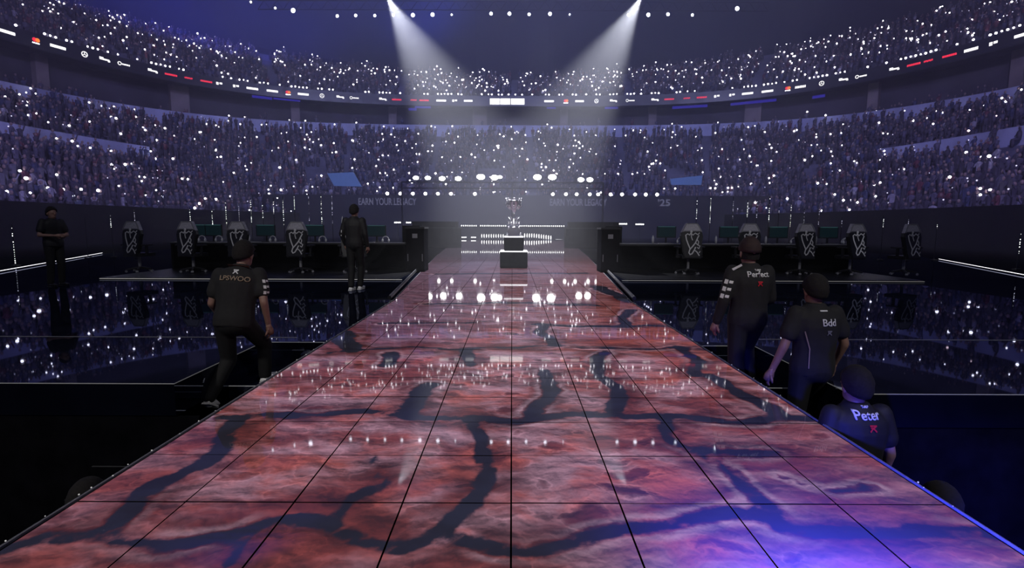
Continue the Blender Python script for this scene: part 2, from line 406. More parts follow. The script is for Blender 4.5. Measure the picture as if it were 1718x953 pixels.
# side rails along the flared part of the runway
for s, nm in ((-1, 'left'), (1, 'right')):
    e = empty('edge_rail', (s * 2.6, 13.5, 0), label='low black rail with a pale top line along the %s flare of the runway' % nm, cat='rail')
    A = Vector((s * 2.12, 9.0, 0.05)); B = Vector((s * 3.02, 18.2, 0.05)); O = Vector(e.location)
    g = MB(); g.tube([A - O, B - O], 0.035, 6); g.build('rail', M_black, e)
    g = MB(); g.tube([A - O + Vector((-s * .0, 0, .036)), B - O + Vector((0, 0, .036))], 0.008, 5); g.build('top_line', M_grey, e)
    for k in range(4):
        g = MB(); P = A.lerp(B, (k + .2) / 3.6) - O; g.box((P.x, P.y, -0.01), (.03, .03, .09)); g.build('post', M_black, e)

# decks each side, with the stair wells cut out
NL, NR = -2.78, 2.66
def deck(s, notch, fy, wy):
    g = MB()
    poly = [(s * 2.06, wy), (notch, wy), (notch, fy), (s * 9.4, fy), (s * 13.87, 14.15), (s * 17.97, 23.0), (s * 18.0, 54), (0, 54), (0, 45.02), (s * 4.82, 45.02), (s * 3.27, 22.3), (s * 2.06, 9.0)]
    if s > 0: poly = poly[::-1]
    g.prism(poly[::-1] if s < 0 else poly[::-1], -0.28, -0.01)
    return g.build('stage_deck', M_gloss, kind='structure')
deck(-1, NL, 4.2, 5.75); deck(1, NR, 4.0, 5.65)
def lineobj(name, pts, r, m, **k):
    c = Vector(pts[0]); g = MB(); g.tube([Vector(p) - c for p in pts], r, 5); return g.build(name, m, loc=c, **k)
T = 'structure'
for s, notch, fy, wy in ((-1, NL, 4.2, 5.75), (1, NR, 4.0, 5.65)):
    lineobj('trim_%d' % (1 if s < 0 else 2), [(s * 2.08, wy, -.008), (notch, wy, -.008), (notch, fy, -.008), (s * 9.4, fy, -.008)], .004, mat('deck_edge_line', (.25, .25, .25), .6, emit=(1, 1, 1), strength=.06), kind=T)
    g = MB(); g.box((s * 7.2, fy + .02, -2.0), (9.2, .02, 3.42)); g.build('deck_skirt', M_matte, kind=T)
    g = MB(); g.box((s * 6, 6.0, -.008), (7.0, .012, .006)); g.build('trim_%d' % (3 if s < 0 else 4), M_grey, kind=T)
for s, nm in ((-1, 'left'), (1, 'right')):
    A = Vector((s * 13.75, 14.0, .03)); B = Vector((s * 17.97, 23.0 if s < 0 else 21.0, .03))
    if s > 0: B = Vector((17.03, 20.92, .03))
    D = (A - B).normalized(); A2 = A + D * 6
    lineobj('led_edge_light', [B, A2], .009, M_ledline, label='thin white LED line along the %s outer edge of the stage deck' % nm, cat='light strip')
    # desk platform and its lit front edge
    g = MB(); g.prism([(s * 2.75, 12.35), (s * 9.75, 12.35), (s * 9.75, 17.2), (s * 2.75, 17.2)][::s], -.009, .035)
    g.build('stage_platform', M_black, kind=T)
    lineobj('platform_edge_light', [(s * 2.6, 12.33, .012), (s * 9.75, 12.33, .012)], .007, mat('platform_line_dim', (.2, .2, .2), .5, emit=(1, .97, .95), strength=.12) if s > 0 else mat('platform_line', (.2, .2, .2), .5, emit=(1, .97, .95), strength=.3),
            label='faint white light line on the front edge of the %s desk platform' % nm, cat='light strip')
# stairs beside the runway: a glossy landing, then steps down
M_nose = mat('nosing_line', (.35, .35, .36), .6, emit=(1, 1, 1), strength=.10); M_nose2 = mat('dim_nosing', (.06, .06, .065), .8)
for s, nx0, nx1, wy, nm in ((-1, -2.06, NL, 5.75, 'left'), (1, 2.06, NR, 5.65, 'right')):
    st = empty('stairway', (s * 2.4, 4, -1), label='black stair flight with thin pale nosings on the %s side of the runway' % nm, cat='stairs')
    xa, xb = sorted((nx0 + s * .005, nx1 - s * .004))
    g = MB(); g.box(((xa + xb) / 2 - s * 2.4, (wy + 5.0) / 2 - 4, -.28 - .06 + 1), (xb - xa, wy - 5.0, .12)); o = g.build('landing', M_gloss, st)
    g = MB(); g.box(((xa + xb) / 2 - s * 2.4, 5.004 - 4, -.278 + 1), (xb - xa, .008, .006)); g.build('nosing', M_nose, o)
    for k in range(13):
        zt = -(.43 if s < 0 else .45) - (.14 if s < 0 else .17) * k; y1 = 5.0 - .28 * k; y0 = y1 - .28
        xo = nx1 - s * .004 if y0 > (4.25 if s < 0 else 4.05) else s * 3.5
        xa, xb = sorted((nx0 + s * 0.005, xo))
        g = MB(); g.box(((xa + xb) / 2 - s * 2.4, (y0 + y1) / 2 - 4, zt - .12 + 1), (xb - xa, .28, .24)); o = g.build('step', M_matte, st)
        g = MB(); g.box(((xa + xb) / 2 - s * 2.4, y0 + .008 - 4, zt + 1 + .002), (xb - xa - .02, .008, .006)); g.build('nosing', M_nose if k == 0 and s < 0 else M_nose2, o)
g = MB(); g.box((0, 15, -3.8), (130, 90, .1)); g.build('floor', M_matte, kind=T)
g = MB(); g.box((0, 1.0, -1.9), (4.0, 7.5, 3.1)); g.box((0, 13.2, -1.9), (4.0, 17.0, 3.1)); g.build('runway_skirt', M_matte, kind=T)

# ------------------------------------------------------------------ arena bowl
BA, BC, BB, BN = 51.0, 24.0, 56.5, 3.1
ts = np.linspace(-0.62, PI + 0.62, 721)
def curve(t):
    c, s = math.cos(t), math.sin(t)
    return (BA * math.copysign(abs(c) ** (2 / BN), c), BC + BB * math.copysign(abs(s) ** (2 / BN), s))
raw = np.array([curve(t) for t in ts])
seg = np.r_[0, np.cumsum(np.hypot(*np.diff(raw, axis=0).T))]
SL = np.arange(0, seg[-1], 0.5); base = np.c_[np.interp(SL, seg, raw[:, 0]), np.interp(SL, seg, raw[:, 1])]
# smooth the tangent so offsets stay clean
tg = np.gradient(base, axis=0); ker = np.ones(17) / 17
tg = np.c_[np.convolve(np.pad(tg[:, 0], 8, 'edge'), ker, 'valid'), np.convolve(np.pad(tg[:, 1], 8, 'edge'), ker, 'valid')]
tg /= np.hypot(tg[:, 0], tg[:, 1])[:, None]
nr = np.c_[tg[:, 1], -tg[:, 0]]     # outward
if np.dot(nr[len(nr) // 2], (0, 1)) < 0: nr = -nr
side = np.abs(base[:, 0]) / BA      # 0 in the middle of the far end, 1 at the sides
keep = base[:, 1] > -2
I0, I1 = np.where(keep)[0][[0, -1]]
base, nr, side = base[I0:I1 + 1], nr[I0:I1 + 1], side[I0:I1 + 1]; NP = len(base)
SLb = np.arange(NP) * 0.5
def off(d): return base + nr * (d[:, None] if hasattr(d, '__len__') else d)
def sheet(prof, step=2):
    """prof: list of (offset, z), each a number or array over the curve"""
    idx = np.arange(0, NP, step); P = []
    for d, z in prof:
        q = off(d)[idx]; zz = (z[idx] if hasattr(z, '__len__') else np.full(len(idx), z))
        P.append(np.c_[q, zz])
    n = len(idx); V = np.concatenate(P); Fc = []
    for i in range(len(prof) - 1):
        for k in range(n - 1): Fc.append((i * n + k, i * n + k + 1, (i + 1) * n + k + 1, (i + 1) * n + k))
    mb = MB(); mb.v = V.tolist(); mb.f = Fc; mb.m = [0] * len(Fc); return mb
ROWD = 0.85
NLOW = 26; D0 = -23.6; Z0 = 1.7; RL = 0.495
SINK = 1 - .115 * np.clip(side, 0, 1) ** 3
rowz = lambda r: Z0 + r * RL * SINK
lowprof = [(D0 - .2, Z0 + 0 * SINK)]
sheet([(D0 - .4, -3.7), (D0 - .4, Z0 + .8), (D0 - .25, Z0 + .8), (D0 - .25, Z0 - .5)]).build('arena_parapet', M_matte, kind='structure')
for r in range(NLOW):
    z = rowz(r); d = D0 + r * ROWD
    lowprof += [(d, z), (d + ROWD, z)]
sheet(lowprof).build('grandstand_terrace', M_concrete, kind=T)
ztop = rowz(NLOW); dtop = D0 + NLOW * ROWD      # ~14.6, -1.5
FZ = ztop + 1.3
sheet([(dtop, ztop - .4), (dtop, FZ), (dtop + .3, FZ), (dtop + .3, ztop + .2)]).build('trim_5', M_fascia, kind=T)
sheet([(dtop + .3, FZ - 1.0), (4.5, FZ - .6), (4.5, 19.4), (0.2, 19.4)]).build('concourse_wall', M_recess, kind=T)
# ribbon board
sheet([(.3, 18.9), (-.1, 18.9), (-.1, 20.35), (.4, 20.35)]).build('ribbon_board', mat('ribbon_face', (.02, .02, .035), .4, noise=.1), label='dark curved ribbon board with lit sponsor marks circling under the upper tier', cat='display board')
ribbon = bpy.data.objects['ribbon_board']
WU = 11.0 + 16.5 * np.clip((side - .12) / .88, 0, 1) ** 1.1
NUP = 22; UZ = 20.3; RU = 0.56
upprof = [(.4 + 0 * WU, UZ + 0 * WU)]
for r in range(NUP):
    d = .4 + WU * r / NUP; d2 = .4 + WU * (r + 1) / NUP; z = UZ + .5 * (d - .4) * 1.0
    upprof += [(d, z), (d2, z)]
upprof = [(d, (z if hasattr(z, '__len__') else z + 0 * WU)) for d, z in upprof]
sheet(upprof).build('upper_terrace', M_concrete, kind=T)
dU = .4 + WU; zU = UZ + .5 * WU
sheet([(dU, zU - 1), (dU + 1.5, zU + 1.2), (dU + 3.0, 0 * WU + 46)]).build('wall_back', M_roof, kind=T)
# roof with its trusses
g = MB(); q = off(35.0)[::6]; g.add([(0, -4, 45.5)] + [(x, y, 45) for x, y in q], [(0, i + 1, i + 2)[::-1] for i in range(len(q) - 1)])
g.build('ceiling', M_roof, kind=T)
for k, yy in enumerate((40, 56, 74, 92)):
    tr = empty('roof_truss', (0, yy, 43), label=['second dark roof truss, above the row of lamps on the lighting truss', 'third dark roof truss back across the hall roof', 'fourth dark roof truss back across the hall roof', 'farthest dark roof truss close to the back wall'][k], cat='truss')
    hw = 55 if yy < 80 else 40
    for zz in (0, 2.0):
        for dy in (-.8, .8): g = MB(); g.tube([(-hw, dy, zz), (hw, dy, zz)], .12, 5); g.build('chord', M_matte, tr)
    g = MB(); n = 28
    for i in range(n):
        a = -hw + 2 * hw * i / n; b = a + 2 * hw / n
        for dy in (-.8, .8): g.tube([(a, dy, 0), ((a + b) / 2, dy, 2)], .05, 4); g.tube([((a + b) / 2, dy, 2), (b, dy, 0)], .05, 4)
    g.build('web', M_matte, tr)

# piers and lit rooms in the concourse band
pidx = [i for i in range(10, NP - 10, 26)]
for n, i in enumerate(pidx):
    q = off(4.0)[i]; a = math.atan2(nr[i][1], nr[i][0]) - PI / 2
    g = MB(); g.box((0, 0, 0), (1.2 if n % 3 else 2.2, .8, 4.0)); g.build('pier', M_pier, loc=(q[0], q[1], 17.4), rz=a, kind=T)
for x, y, wd in ((440, 165, 2.6), (480, 168, 3.6), (690, 184, 1.2), (707, 180, 2.4), (923, 180, 1.4), (1025, 180, 2), (1155, 178, 5), (1260, 170, 6), (1376, 160, 1.5)):
    j = min(range(NP), key=lambda i: abs(proj((base[i][0] + nr[i][0] * 4, base[i][1] + nr[i][1] * 4, 17.5))[0] - x) + (1e6 if base[i][1] < 5 else 0))
    q = off(2.9)[j]; z = at_depth(x, y, q[1])[2]; a = math.atan2(nr[j][1], nr[j][0]) - PI / 2
    g = MB(); g.box((0, 0, 0), (wd, .15, .35)); g.build('concourse_light', M_blue_e, loc=(q[0], q[1], z), rz=a, label='dim violet strip light on the dark concourse wall under the ribbon board', cat='light', group='violet concourse lights')

# second pale parapet in the side stands
def band(cond, d, z, h, name):
    idx = np.where(cond)[0]
    for run in np.split(idx, np.where(np.diff(idx) > 1)[0] + 1):
        if len(run) < 4: continue
        P = off(d)[run]; Q = off(d + .18)[run]; n = len(run)
        V = [(x, y, z) for x, y in P] + [(x, y, z + h) for x, y in P] + [(x, y, z + h) for x, y in Q] + [(x, y, z) for x, y in Q]
        g = MB(); g.add(V, [(i + k * n, i + 1 + k * n, i + 1 + (k + 1) * n, i + (k + 1) * n) for k in range(3) for i in range(n - 1)])
        g.build(name, M_fascia, kind=T)
band((side > .93) & (base[:, 1] > 0) & (base[:, 1] < 62), D0 + 13.9 * ROWD, (Z0 + 13 * RL) * .92, 1.5, 'trim_6')
for s in (-1, 1):   # short stair-head walls between blocks, as pale boxes
    pass

# sponsor marks on the ribbon board: (pixel x, kind)
def rib_at(px):
    best = None
    for i in range(NP):
        if base[i][1] < 25: continue
        e = abs(proj((base[i][0], base[i][1], 19.6))[0] - px)
        if best is None or e < best[0]: best = (e, i)
    return best[1]
M_logo = emit_mat('logo_white', (1, .98, 1), 1.8)
def mark_meshes():
    out = {}
    def em(f, m): g = MB(); f(g); return g.mesh('logo', m)
    Nn = (0, -1, 0)
    out['bar'] = em(lambda g: [g.box((k * .34 - 1.0, 0, 0), (.26, .03, .52)) for k in range(7)], M_logo)
    out['wide'] = em(lambda g: g.box((0, 0, 0), (2.6, .03, .5)), M_logo)
    out['small'] = em(lambda g: [g.box((-.4, 0, 0), (.5, .03, .6)), g.box((.35, 0, .1), (.6, .03, .4))], M_logo)
    def ring(g):
        P = [(.5 * math.cos(a), 0, .5 * math.sin(a)) for a in np.linspace(0, 2 * PI, 13)]
        g.strip(P, Nn, .12, .03)
        for a in (90, 210, 330): g.strip([(0, 0, 0), (.48 * math.cos(math.radians(a)), 0, .48 * math.sin(math.radians(a)))], Nn, .09, .03)
    out['ring'] = em(ring, M_logo)
    out['key'] = em(lambda g: [g.box((-.6, 0, .12), (.7, .03, .5)), g.box((.25, 0, 0), (1.2, .03, .3)), g.box((.75, 0, -.2), (.4, .03, .3))], M_logo)
    def ringword(g):
        P = [(-.9 + .32 * math.cos(a), 0, .32 * math.sin(a)) for a in np.linspace(0, 2 * PI, 11)]
        g.strip(P, Nn, .12, .03); [g.box((-.3 + k * .3, 0, -.03), (.22, .03, .3)) for k in range(5)]
    out['ringword'] = em(ringword, M_logo)
    out['red'] = em(lambda g: [g.box((k * .36 - 1.1, 0, 0), (.3, .03, .38)) for k in range(7)], M_red_e)
    out['redword'] = em(lambda g: [g.box((k * .28 - .8, 0, (k % 2) * .05), (.2, .03, .34)) for k in range(6)], M_red_e)
    return out
MK = mark_meshes()
seqL = [(97, 'wide'), (140, 'ring'), (174, 'key'), (205, 'ringword'), (257, 'key'), (285, 'red'), (314, 'redword'), (341, 'red'), (368, 'small'), (394, 'small'), (421, 'wide'), (455, 'wide'), (509, 'wide'),
        (540, 'ring'), (570, 'key'), (596, 'ringword'), (640, 'key'), (664, 'red'), (691, 'redword'), (712, 'red'), (737, 'wide'), (760, 'small'), (783, 'bar')]
seqR = [(920, 'wide'), (970, 'bar'), (1000, 'ring'), (1028, 'key'), (1054, 'ringword'), (1099, 'key'), (1124, 'red'), (1149, 'redword'), (1175, 'red'), (1203, 'small'), (1226, 'small'), (1253, 'wide'), (1285, 'wide'),
        (1345, 'bar'), (1380, 'ring'), (1413, 'key'), (1446, 'ringword'), (1498, 'key'), (1530, 'red'), (1561, 'redword'), (1594, 'red'), (1630, 'bar'), (1668, 'small'), (1712, 'wide'), (12, 'wide')]
def place_mark(me, px, z=19.62, name='logo', sc=.55):
    i = rib_at(px); a = math.atan2(nr[i][1], nr[i][0]) - PI / 2; q = off(-.13)[i]
    o = link(name, me, ribbon, (q[0], q[1], z), a); o.scale = (sc, 1, sc); return o
for px, k in seqL + seqR: place_mark(MK[k], px)
for px in (60, 484, 947, 1318):   # overlapping red and amber discs
    for dx, mm in ((-.2, M_red_e), (.28, M_ora_e)):
        g = MB(); g.add([(dx + .38 * math.cos(a), -.01 if dx > 0 else 0, .12 + .38 * math.sin(a)) for a in np.linspace(0, 2 * PI, 13)[:-1]], [tuple(range(12))])
        place_mark(g.mesh('logo_disc', mm), px, name='logo_disc')
g = MB(); [g.box((k * .3 - .45, 0, -.45), (.24, .03, .14)) for k in range(4)]; wme = g.mesh('logo', M_white_e)
for px in (60, 484, 947, 1318): place_mark(wme, px)
g = MB(); g.box((-1.55, 0, .1), (1.45, .04, .85)); g.box((0, 0, .1), (1.45, .04, .85)); g.box((1.85, 0, .1), (2.0, .04, .85))
place_mark(g.mesh('slogan_panel', emit_mat('slogan_white', (1, 1, 1), 2.2)), 845, 19.45, 'slogan_panel', 1.0)

# ------------------------------------------------------------------ crowd
def person_low(var):
    """seated/standing spectator, about 60-90 triangles, origin at feet, facing -Y"""
    g = MB(); hs = (0.50, 0.95)[var % 2]; rise = hs
    g.mi = 0
    g.add(*body_ring([(.16, .11, rise - .08), (.19, .13, rise + .25), (.21, .12, rise + .48), (.07, .07, rise + .56)]))
    g.mi = 1; g.ellipsoid((0, 0, rise + .72), (.085, .10, .13), 6, 4)
    g.mi = 2
    if var % 2: g.box((-.09, 0, rise / 2 - .05), (.14, .16, rise)); g.box((.09, 0, rise / 2 - .05), (.14, .16, rise))
    else: g.box((0, -.18, rise - .05), (.36, .4, .14)); g.box((0, -.36, rise / 2 - .05), (.3, .12, rise))
    g.mi = 0
    if var >= 2: g.limb((.2, 0, rise + .44), (.22, -.16, rise + .78), .05, .04, 4)
    else: g.limb((.2, 0, rise + .44), (.2, -.14, rise + .2), .05, .04, 4)
    g.limb((-.2, 0, rise + .44), (-.2, -.14, rise + .2), .05, .04, 4)
    return g
def body_ring(rs):
    P = []; fs = []; n = 6
    for rx, ry, z in rs:
        for k in range(n): a = 2 * PI * k / n; P.append((rx * math.cos(a), ry * math.sin(a), z))
    for i in range(len(rs) - 1):
        for k in range(n): fs.append((i * n + k, i * n + (k + 1) % n, (i + 1) * n + (k + 1) % n, (i + 1) * n + k))
    fs += [tuple(range(n))[::-1], tuple(range((len(rs) - 1) * n, len(rs) * n))]
    return P, fs
CLOTH = [mat('crowd_cloth_%s' % n, c, .85, noise=.3, nscale=6) for n, c in (('dark', (.055, .05, .08)), ('slate', (.10, .095, .15)), ('pale', (.30, .29, .38)), ('wine', (.13, .04, .06)), ('navy', (.05, .06, .13)))]  # cloth tones lifted and blued to stand in for hall haze
M_cskin = mat('crowd_skin', (.24, .17, .17), .7, noise=.1)
PERS = [person_low(v) for v in range(4)]
spots = []   # x,y,z,rz,var,cloth,scale
def rows(nrow, dfun, zfun, dens, spacing, aisle, tier):
    for r in range(nrow):
        d = dfun(r); P = off(d); z = zfun(r)
        dl = np.hypot(*np.diff(P, axis=0).T); L_ = np.r_[0, np.cumsum(dl)]
        n = int(L_[-1] / spacing)
        for k in range(n):
            s = (k + random.uniform(-.2, .2)) * spacing; fi = np.interp(s, L_, np.arange(NP)); sb = fi * .5
            if (sb + 3.0) % aisle < (1.0 if tier == 'low' else 1.2): continue
            i = int(fi); e = side[i]
            dn = dens(r, e, sb)
            if random.random() > dn: continue
            f = fi - i; j = min(i + 1, NP - 1)
            x = P[i][0] * (1 - f) + P[j][0] * f; y = P[i][1] * (1 - f) + P[j][1] * f
            if y < 8 and abs(x) < 400 and y < abs(x) * 0.55: pass
            pxy = proj((x, y, 10))
            if pxy[2] < 1 or not (-140 < pxy[0] < 1860): continue
            zz = z if not hasattr(z, '__len__') else z[i]
            spots.append((x, y, float(zz), math.atan2(nr[i][1], nr[i][0]) - PI / 2 + random.uniform(-.5, .5), random.choice((0, 0, 1, 2, 3)),
                          random.choices(range(5), (6, 3.4, .55 if tier == 'low' else .3, .7, 2))[0], random.uniform(.9, 1.1), tier))
def vom(r, sb):   # tunnel mouths
    return 9 <= r <= 13 and (sb + 12) % 26 < 3.4
rows(NLOW, lambda r: D0 + r * ROWD + .35, lambda r: rowz(r),
     lambda r, e, sb: 0.0 if vom(r, sb) else (.25 if (13 <= r <= 16 and e > .93) else (.9 if e > .6 else .82)), .62, 13.0, 'low')
rows(NUP, lambda r: .4 + WU * r / NUP + .3, lambda r: UZ + .5 * WU * r / NUP, lambda r, e, sb: .85 if (r < NUP * (.55 + .45 * e)) else .35, .68, 17.0, 'up')
rows(2, lambda r: dtop + 1.2 + r * .9, lambda r: FZ - .8 + r * .35, lambda r, e, sb: .65 if (e > .85 and (sb % 19) < 13) else .12, .7, 25.0, 'mid')
print('spectators', len(spots))
vd = lambda s: (s[0] ** 2 + s[1] ** 2 + s[2] ** 2) if 0 < proj(s)[0] < 1718 and 0 < proj((s[0], s[1], s[2] + 1))[1] < 350 else 1e9
spots.sort(key=vd)
NI = 300
pm = {}
def pmesh(v, c):
    if (v, c) not in pm: pm[(v, c)] = PERS[v].mesh('spectator', [CLOTH[c], M_cskin, CLOTH[0]])
    return pm[(v, c)]
SPL = {-1: 'spectator in the front rows of the left lower stand', 1: 'spectator in the front rows of the right lower stand'}
for s in spots[:NI]:
    sd = -1 if s[0] < 0 else 1
    o = link('spectator', pmesh(s[4], s[5]), None, (s[0], s[1], s[2]), s[3], label='%s spectator in %s clothes%s, front rows of the %s lower stand' % (('seated', 'standing')[s[4] % 2], ('black', 'slate', 'pale', 'wine red', 'navy')[s[5]], ' raising an arm' if s[4] > 1 else '', 'left' if sd < 0 else 'right'), cat='person', group='%s %s spectators%s in the %s lower stand' % (('seated', 'standing')[s[4] % 2], ('black', 'slate', 'pale', 'wine red', 'navy')[s[5]], ' raising an arm' if s[4] > 1 else '', 'left' if sd < 0 else 'right'))
    o.scale = (s[6],) * 3
def merge(items, protos, name, mats, matmap, **k):
    """items: list of (proto, pos, rz, scale, matchoice); one joined mesh"""
    Vs, Ls, Lt, Mi = [], [], [], []; base_i = 0
    pr = []
    for g in protos:
        v = np.array(g.v, dtype=np.float32); lt = np.array([len(f) for f in g.f]); lv = np.array([i for f in g.f for i in f]); pr.append((v, lt, lv, np.array(g.m)))
    for p, pos, rz, sc, mc in items:
        v, lt, lv, mi = pr[p]; c, s_ = math.cos(rz), math.sin(rz)
        w = v * sc; w = np.c_[w[:, 0] * c - w[:, 1] * s_, w[:, 0] * s_ + w[:, 1] * c, w[:, 2]] + np.array(pos, dtype=np.float32)
        Vs.append(w); Ls.append(lv + base_i); Lt.append(lt); Mi.append(matmap(mi, mc)); base_i += len(v)
    V = np.concatenate(Vs).astype(np.float32); Lv = np.concatenate(Ls).astype(np.int32); LT = np.concatenate(Lt).astype(np.int32); MI = np.concatenate(Mi).astype(np.int32)
    me = bpy.data.meshes.new(name); me.vertices.add(len(V)); me.vertices.foreach_set('co', V.ravel())
    me.loops.add(len(Lv)); me.loops.foreach_set('vertex_index', Lv)
    me.polygons.add(len(LT)); me.polygons.foreach_set('loop_start', np.r_[0, np.cumsum(LT)[:-1]].astype(np.int32)); me.polygons.foreach_set('loop_total', LT)
    for m in mats: me.materials.append(m)
    me.polygons.foreach_set('material_index', MI); me.update(calc_edges=True)
    return link(name, me, **k)
for tier, nm, lb in (('low', 'crowd', 'packed dark crowd filling the lower stands below the concourse'), ('up', 'crowd', 'dim crowd filling the upper tier above the ribbon board'), ('mid', 'crowd', 'thin row of spectators along the concourse rail')):
    it = [(s[4], s[:3], s[3], s[6], s[5]) for s in spots[NI:] if s[7] == tier]
    if it: merge(it, PERS, nm, CLOTH + [M_cskin], lambda mi, mc: np.where(mi == 0, mc, np.where(mi == 1, 5, 0)), kind='stuff', label=lb, cat='crowd')

# phone lights held up in the crowd
def ico(r=1.0):
    g = MB(); g.ellipsoid((0, 0, 0), (r, r, r), 6, 4); return g
IC = ico()
ph = []
clus = rng.uniform(0, 1, 400)
for s in spots:
    d = math.hypot(s[0], s[1])
    cx = int((s[0] + 60) / 3.1) * 37 + int(s[2] * 1.1) * 11 + int(s[1] / 4.0)
    k = clus[cx % 400]
    pr_ = {'low': .23, 'up': .27, 'mid': .10}[s[7]] * (0.25 + 1.5 * k)
    if s[7] == 'low' and abs(s[0]) > 30: pr_ *= .75
    if random.random() > pr_: continue
    b = random.random()
    r = (.088 if s[7] == 'up' else .085) * (0.5 + .75 * b * b) * (1 + .0 * d)
    m = 0 if b > .35 else 1
    if s[0] > 38 and s[1] < 50 and random.random() < .5: m = 2
    hh = {0: .95, 1: 1.5, 2: 1.35, 3: 1.8}[s[4]]
    f = 0.28
    ph.append((s[0] - math.sin(-s[3]) * -f * -1 * 0 + random.uniform(-.1, .1), s[1] - .25, s[2] + hh, r * 1.15, m, s[7]))
# the close row of lights along the front rail of the upper tier
i = 0.0
while i < NP - 2:
    j = int(i); q = off(.1)[j]; b = random.random()
    pxx = proj((q[0], q[1], 20.8))
    if pxx[2] > 1 and -60 < pxx[0] < 1780 and (math.sin(i * .35) + random.random() * 1.6 > .25):
        ph.append((q[0], q[1], 20.62 + random.uniform(-.03, .03), .085 + .05 * b, 0, 'rail'))
    i += random.choice((.9, 1.1, 1.4, 2.6))
print('phones', len(ph))
ph.sort(key=lambda p: -(p[3] / math.hypot(p[0], p[1])) if 0 < proj(p)[0] < 1718 and 0 < proj(p)[1] < 400 else 0)
PMt = [M_phone, M_phone2, M_phone3]
pme = [IC.mesh('phone_light', m) for m in PMt]
for p in ph[:300]:
    t = {'rail': ('white phone light in the bright line above the ribbon board', 'phone lights above the ribbon board'), 'up': ('white phone light held up in the upper tier', 'phone lights in the upper tier'),
         'low': ('white phone light held up in the lower stand', 'phone lights in the lower stand'), 'mid': ('white phone light on the concourse rail', 'phone lights on the concourse')}[p[5]]
    q_ = ('bright', 'dim', 'pinkish')[p[4]]; sd_ = 'left half' if p[0] < 0 else 'right half'
    o = link('phone_light', pme[p[4]], None, p[:3], label=q_ + ' ' + t[0].replace('white ', '') + ', ' + sd_, cat='light', group=q_ + ' ' + t[1] + ', ' + sd_); o.scale = (p[3], p[3], p[3] * .9)
merge([(0, p[:3], 0, p[3], p[4]) for p in ph[300:]], [IC], 'phone_lights', PMt, lambda mi, mc: np.full(len(mi), mc), kind='stuff', label='scatter of tiny white phone lights all through the stands', cat='lights')

# ------------------------------------------------------------------ back of the stage
WY = 54.3
g = MB(); g.box((0, WY, 1.0), (53, .4, 7.8 - 1.1)); wb = g.build('stage_backdrop', mat('backdrop_screen', (.012, .012, .02), .5, noise=.3, nscale=.3), label='long low dark screen wall behind the stage with grey slogan lettering', cat='screen')
M_gtext = mat('grey_lettering', (.1, .1, .12), .6, emit=(.07, .07, .10), strength=1.0)
def wall_text(body, x0, x1, y0, y1):
    a = at_depth(x0, y1, WY - .23); b = at_depth(x1, y0, WY - .23)
    me = text_mesh(body, 1.0, 0.02, 'LEFT'); V = np.array([v.co[:] for v in me.vertices]); lo, hi = V.min(0), V.max(0)
    for v in me.vertices:
        u = (v.co.x - lo[0]) / (hi[0] - lo[0]); t = (v.co.y - lo[1]) / (hi[1] - lo[1])
        v.co = (a.x + (b.x - a.x) * u, WY - .23, a.z + (b.z - a.z) * t)
    me.materials.append(M_gtext); link('lettering', me, wb)
wall_text('EARN YOUR LEGACY', 601, 698, 333, 345); wall_text('EARN YOUR LEGACY', 922, 1018, 333, 345); wall_text("'25", 1103, 1124, 333, 345)
# bright floods and the lamp row above the wall
for n, (x, y, big) in enumerate(((697, 299, 1), (717, 299, 1), (741, 300, 1.1), (768, 300, 1.1), (806, 297, 1.4), (829, 298, 1.3), (838, 297, .8), (901, 297, 1.4), (926, 297, 1.4), (974, 301, 1.1), (989, 301, 1.1))):
    p = at_depth(x, y, 53.2)
    e = empty('floodlight', p, label='blazing white floodlight, %s, in the high row behind the stage' % ['first from the left', 'second from the left', 'third from the left', 'fourth from the left', 'fifth from the left', 'sixth from the left', 'small seventh', 'first right of the trophy', 'second right of the trophy', 'third right of the trophy', 'last on the right'][n], cat='floodlight')
    g = MB(); g.box((0, .25, 0), (.62 * big, .4, .46 * big)); g.build('housing', M_black, e)
    g = MB(); g.add([(.29 * big * math.cos(a), 0, .19 * big * math.sin(a)) for a in np.linspace(0, 2 * PI, 13)[:-1]] + [(.29 * big * math.cos(a), .06, .19 * big * math.sin(a)) for a in np.linspace(0, 2 * PI, 13)[:-1]], [tuple(range(12))] + [(k, k + 12, (k + 1) % 12 + 12, (k + 1) % 12) for k in range(12)])
    g.build('lens', M_flood, e)
    g = MB(); g.box((0, .3, -.6 * big), (.06, .06, 1.2 * big)); g.build('yoke', M_black, e)
g = MB(); a = at_depth(690, 306, 53.6); b = at_depth(995, 306, 53.6)
tr = empty('flood_truss', (0, 53.6, a.z), label='dark horizontal truss carrying the blazing floodlights', cat='truss')
g = MB(); g.tube([(a.x - 1, 0, 0), (b.x + 1, 0, 0)], .07, 6); g.tube([(a.x - 1, 0, -.6), (b.x + 1, 0, -.6)], .07, 6); g.build('chord', M_matte, tr)
for x in (a.x - 1, 0, b.x + 1):
    g = MB(); g.tube([(x, 0, 0), (x, 0, -a.z - 2.3)], .09, 6); g.build('tower', M_matte, tr)
rowx = (649, 671, 692, 713, 734, 756, 796, 927, 949, 967, 989, 1003, 1024, 1043, 1065, 1083, 1102)
for n, x in enumerate(rowx):
    p = at_depth(x, 325.5, 53.9)
    e = empty('wall_lamp', p, label='small round white lamp in the row along the top of the dark screen wall', cat='lamp', group='small lamps along the screen wall')
    g = MB(); g.tube([(0, .2, 0), (0, .06, 0)], .2, 8); g.build('housing', M_black, e)
    g = MB(); g.tube([(0, .07, 0), (0, 0, 0)], .17, 8); g.build('lens', M_white_e, e)
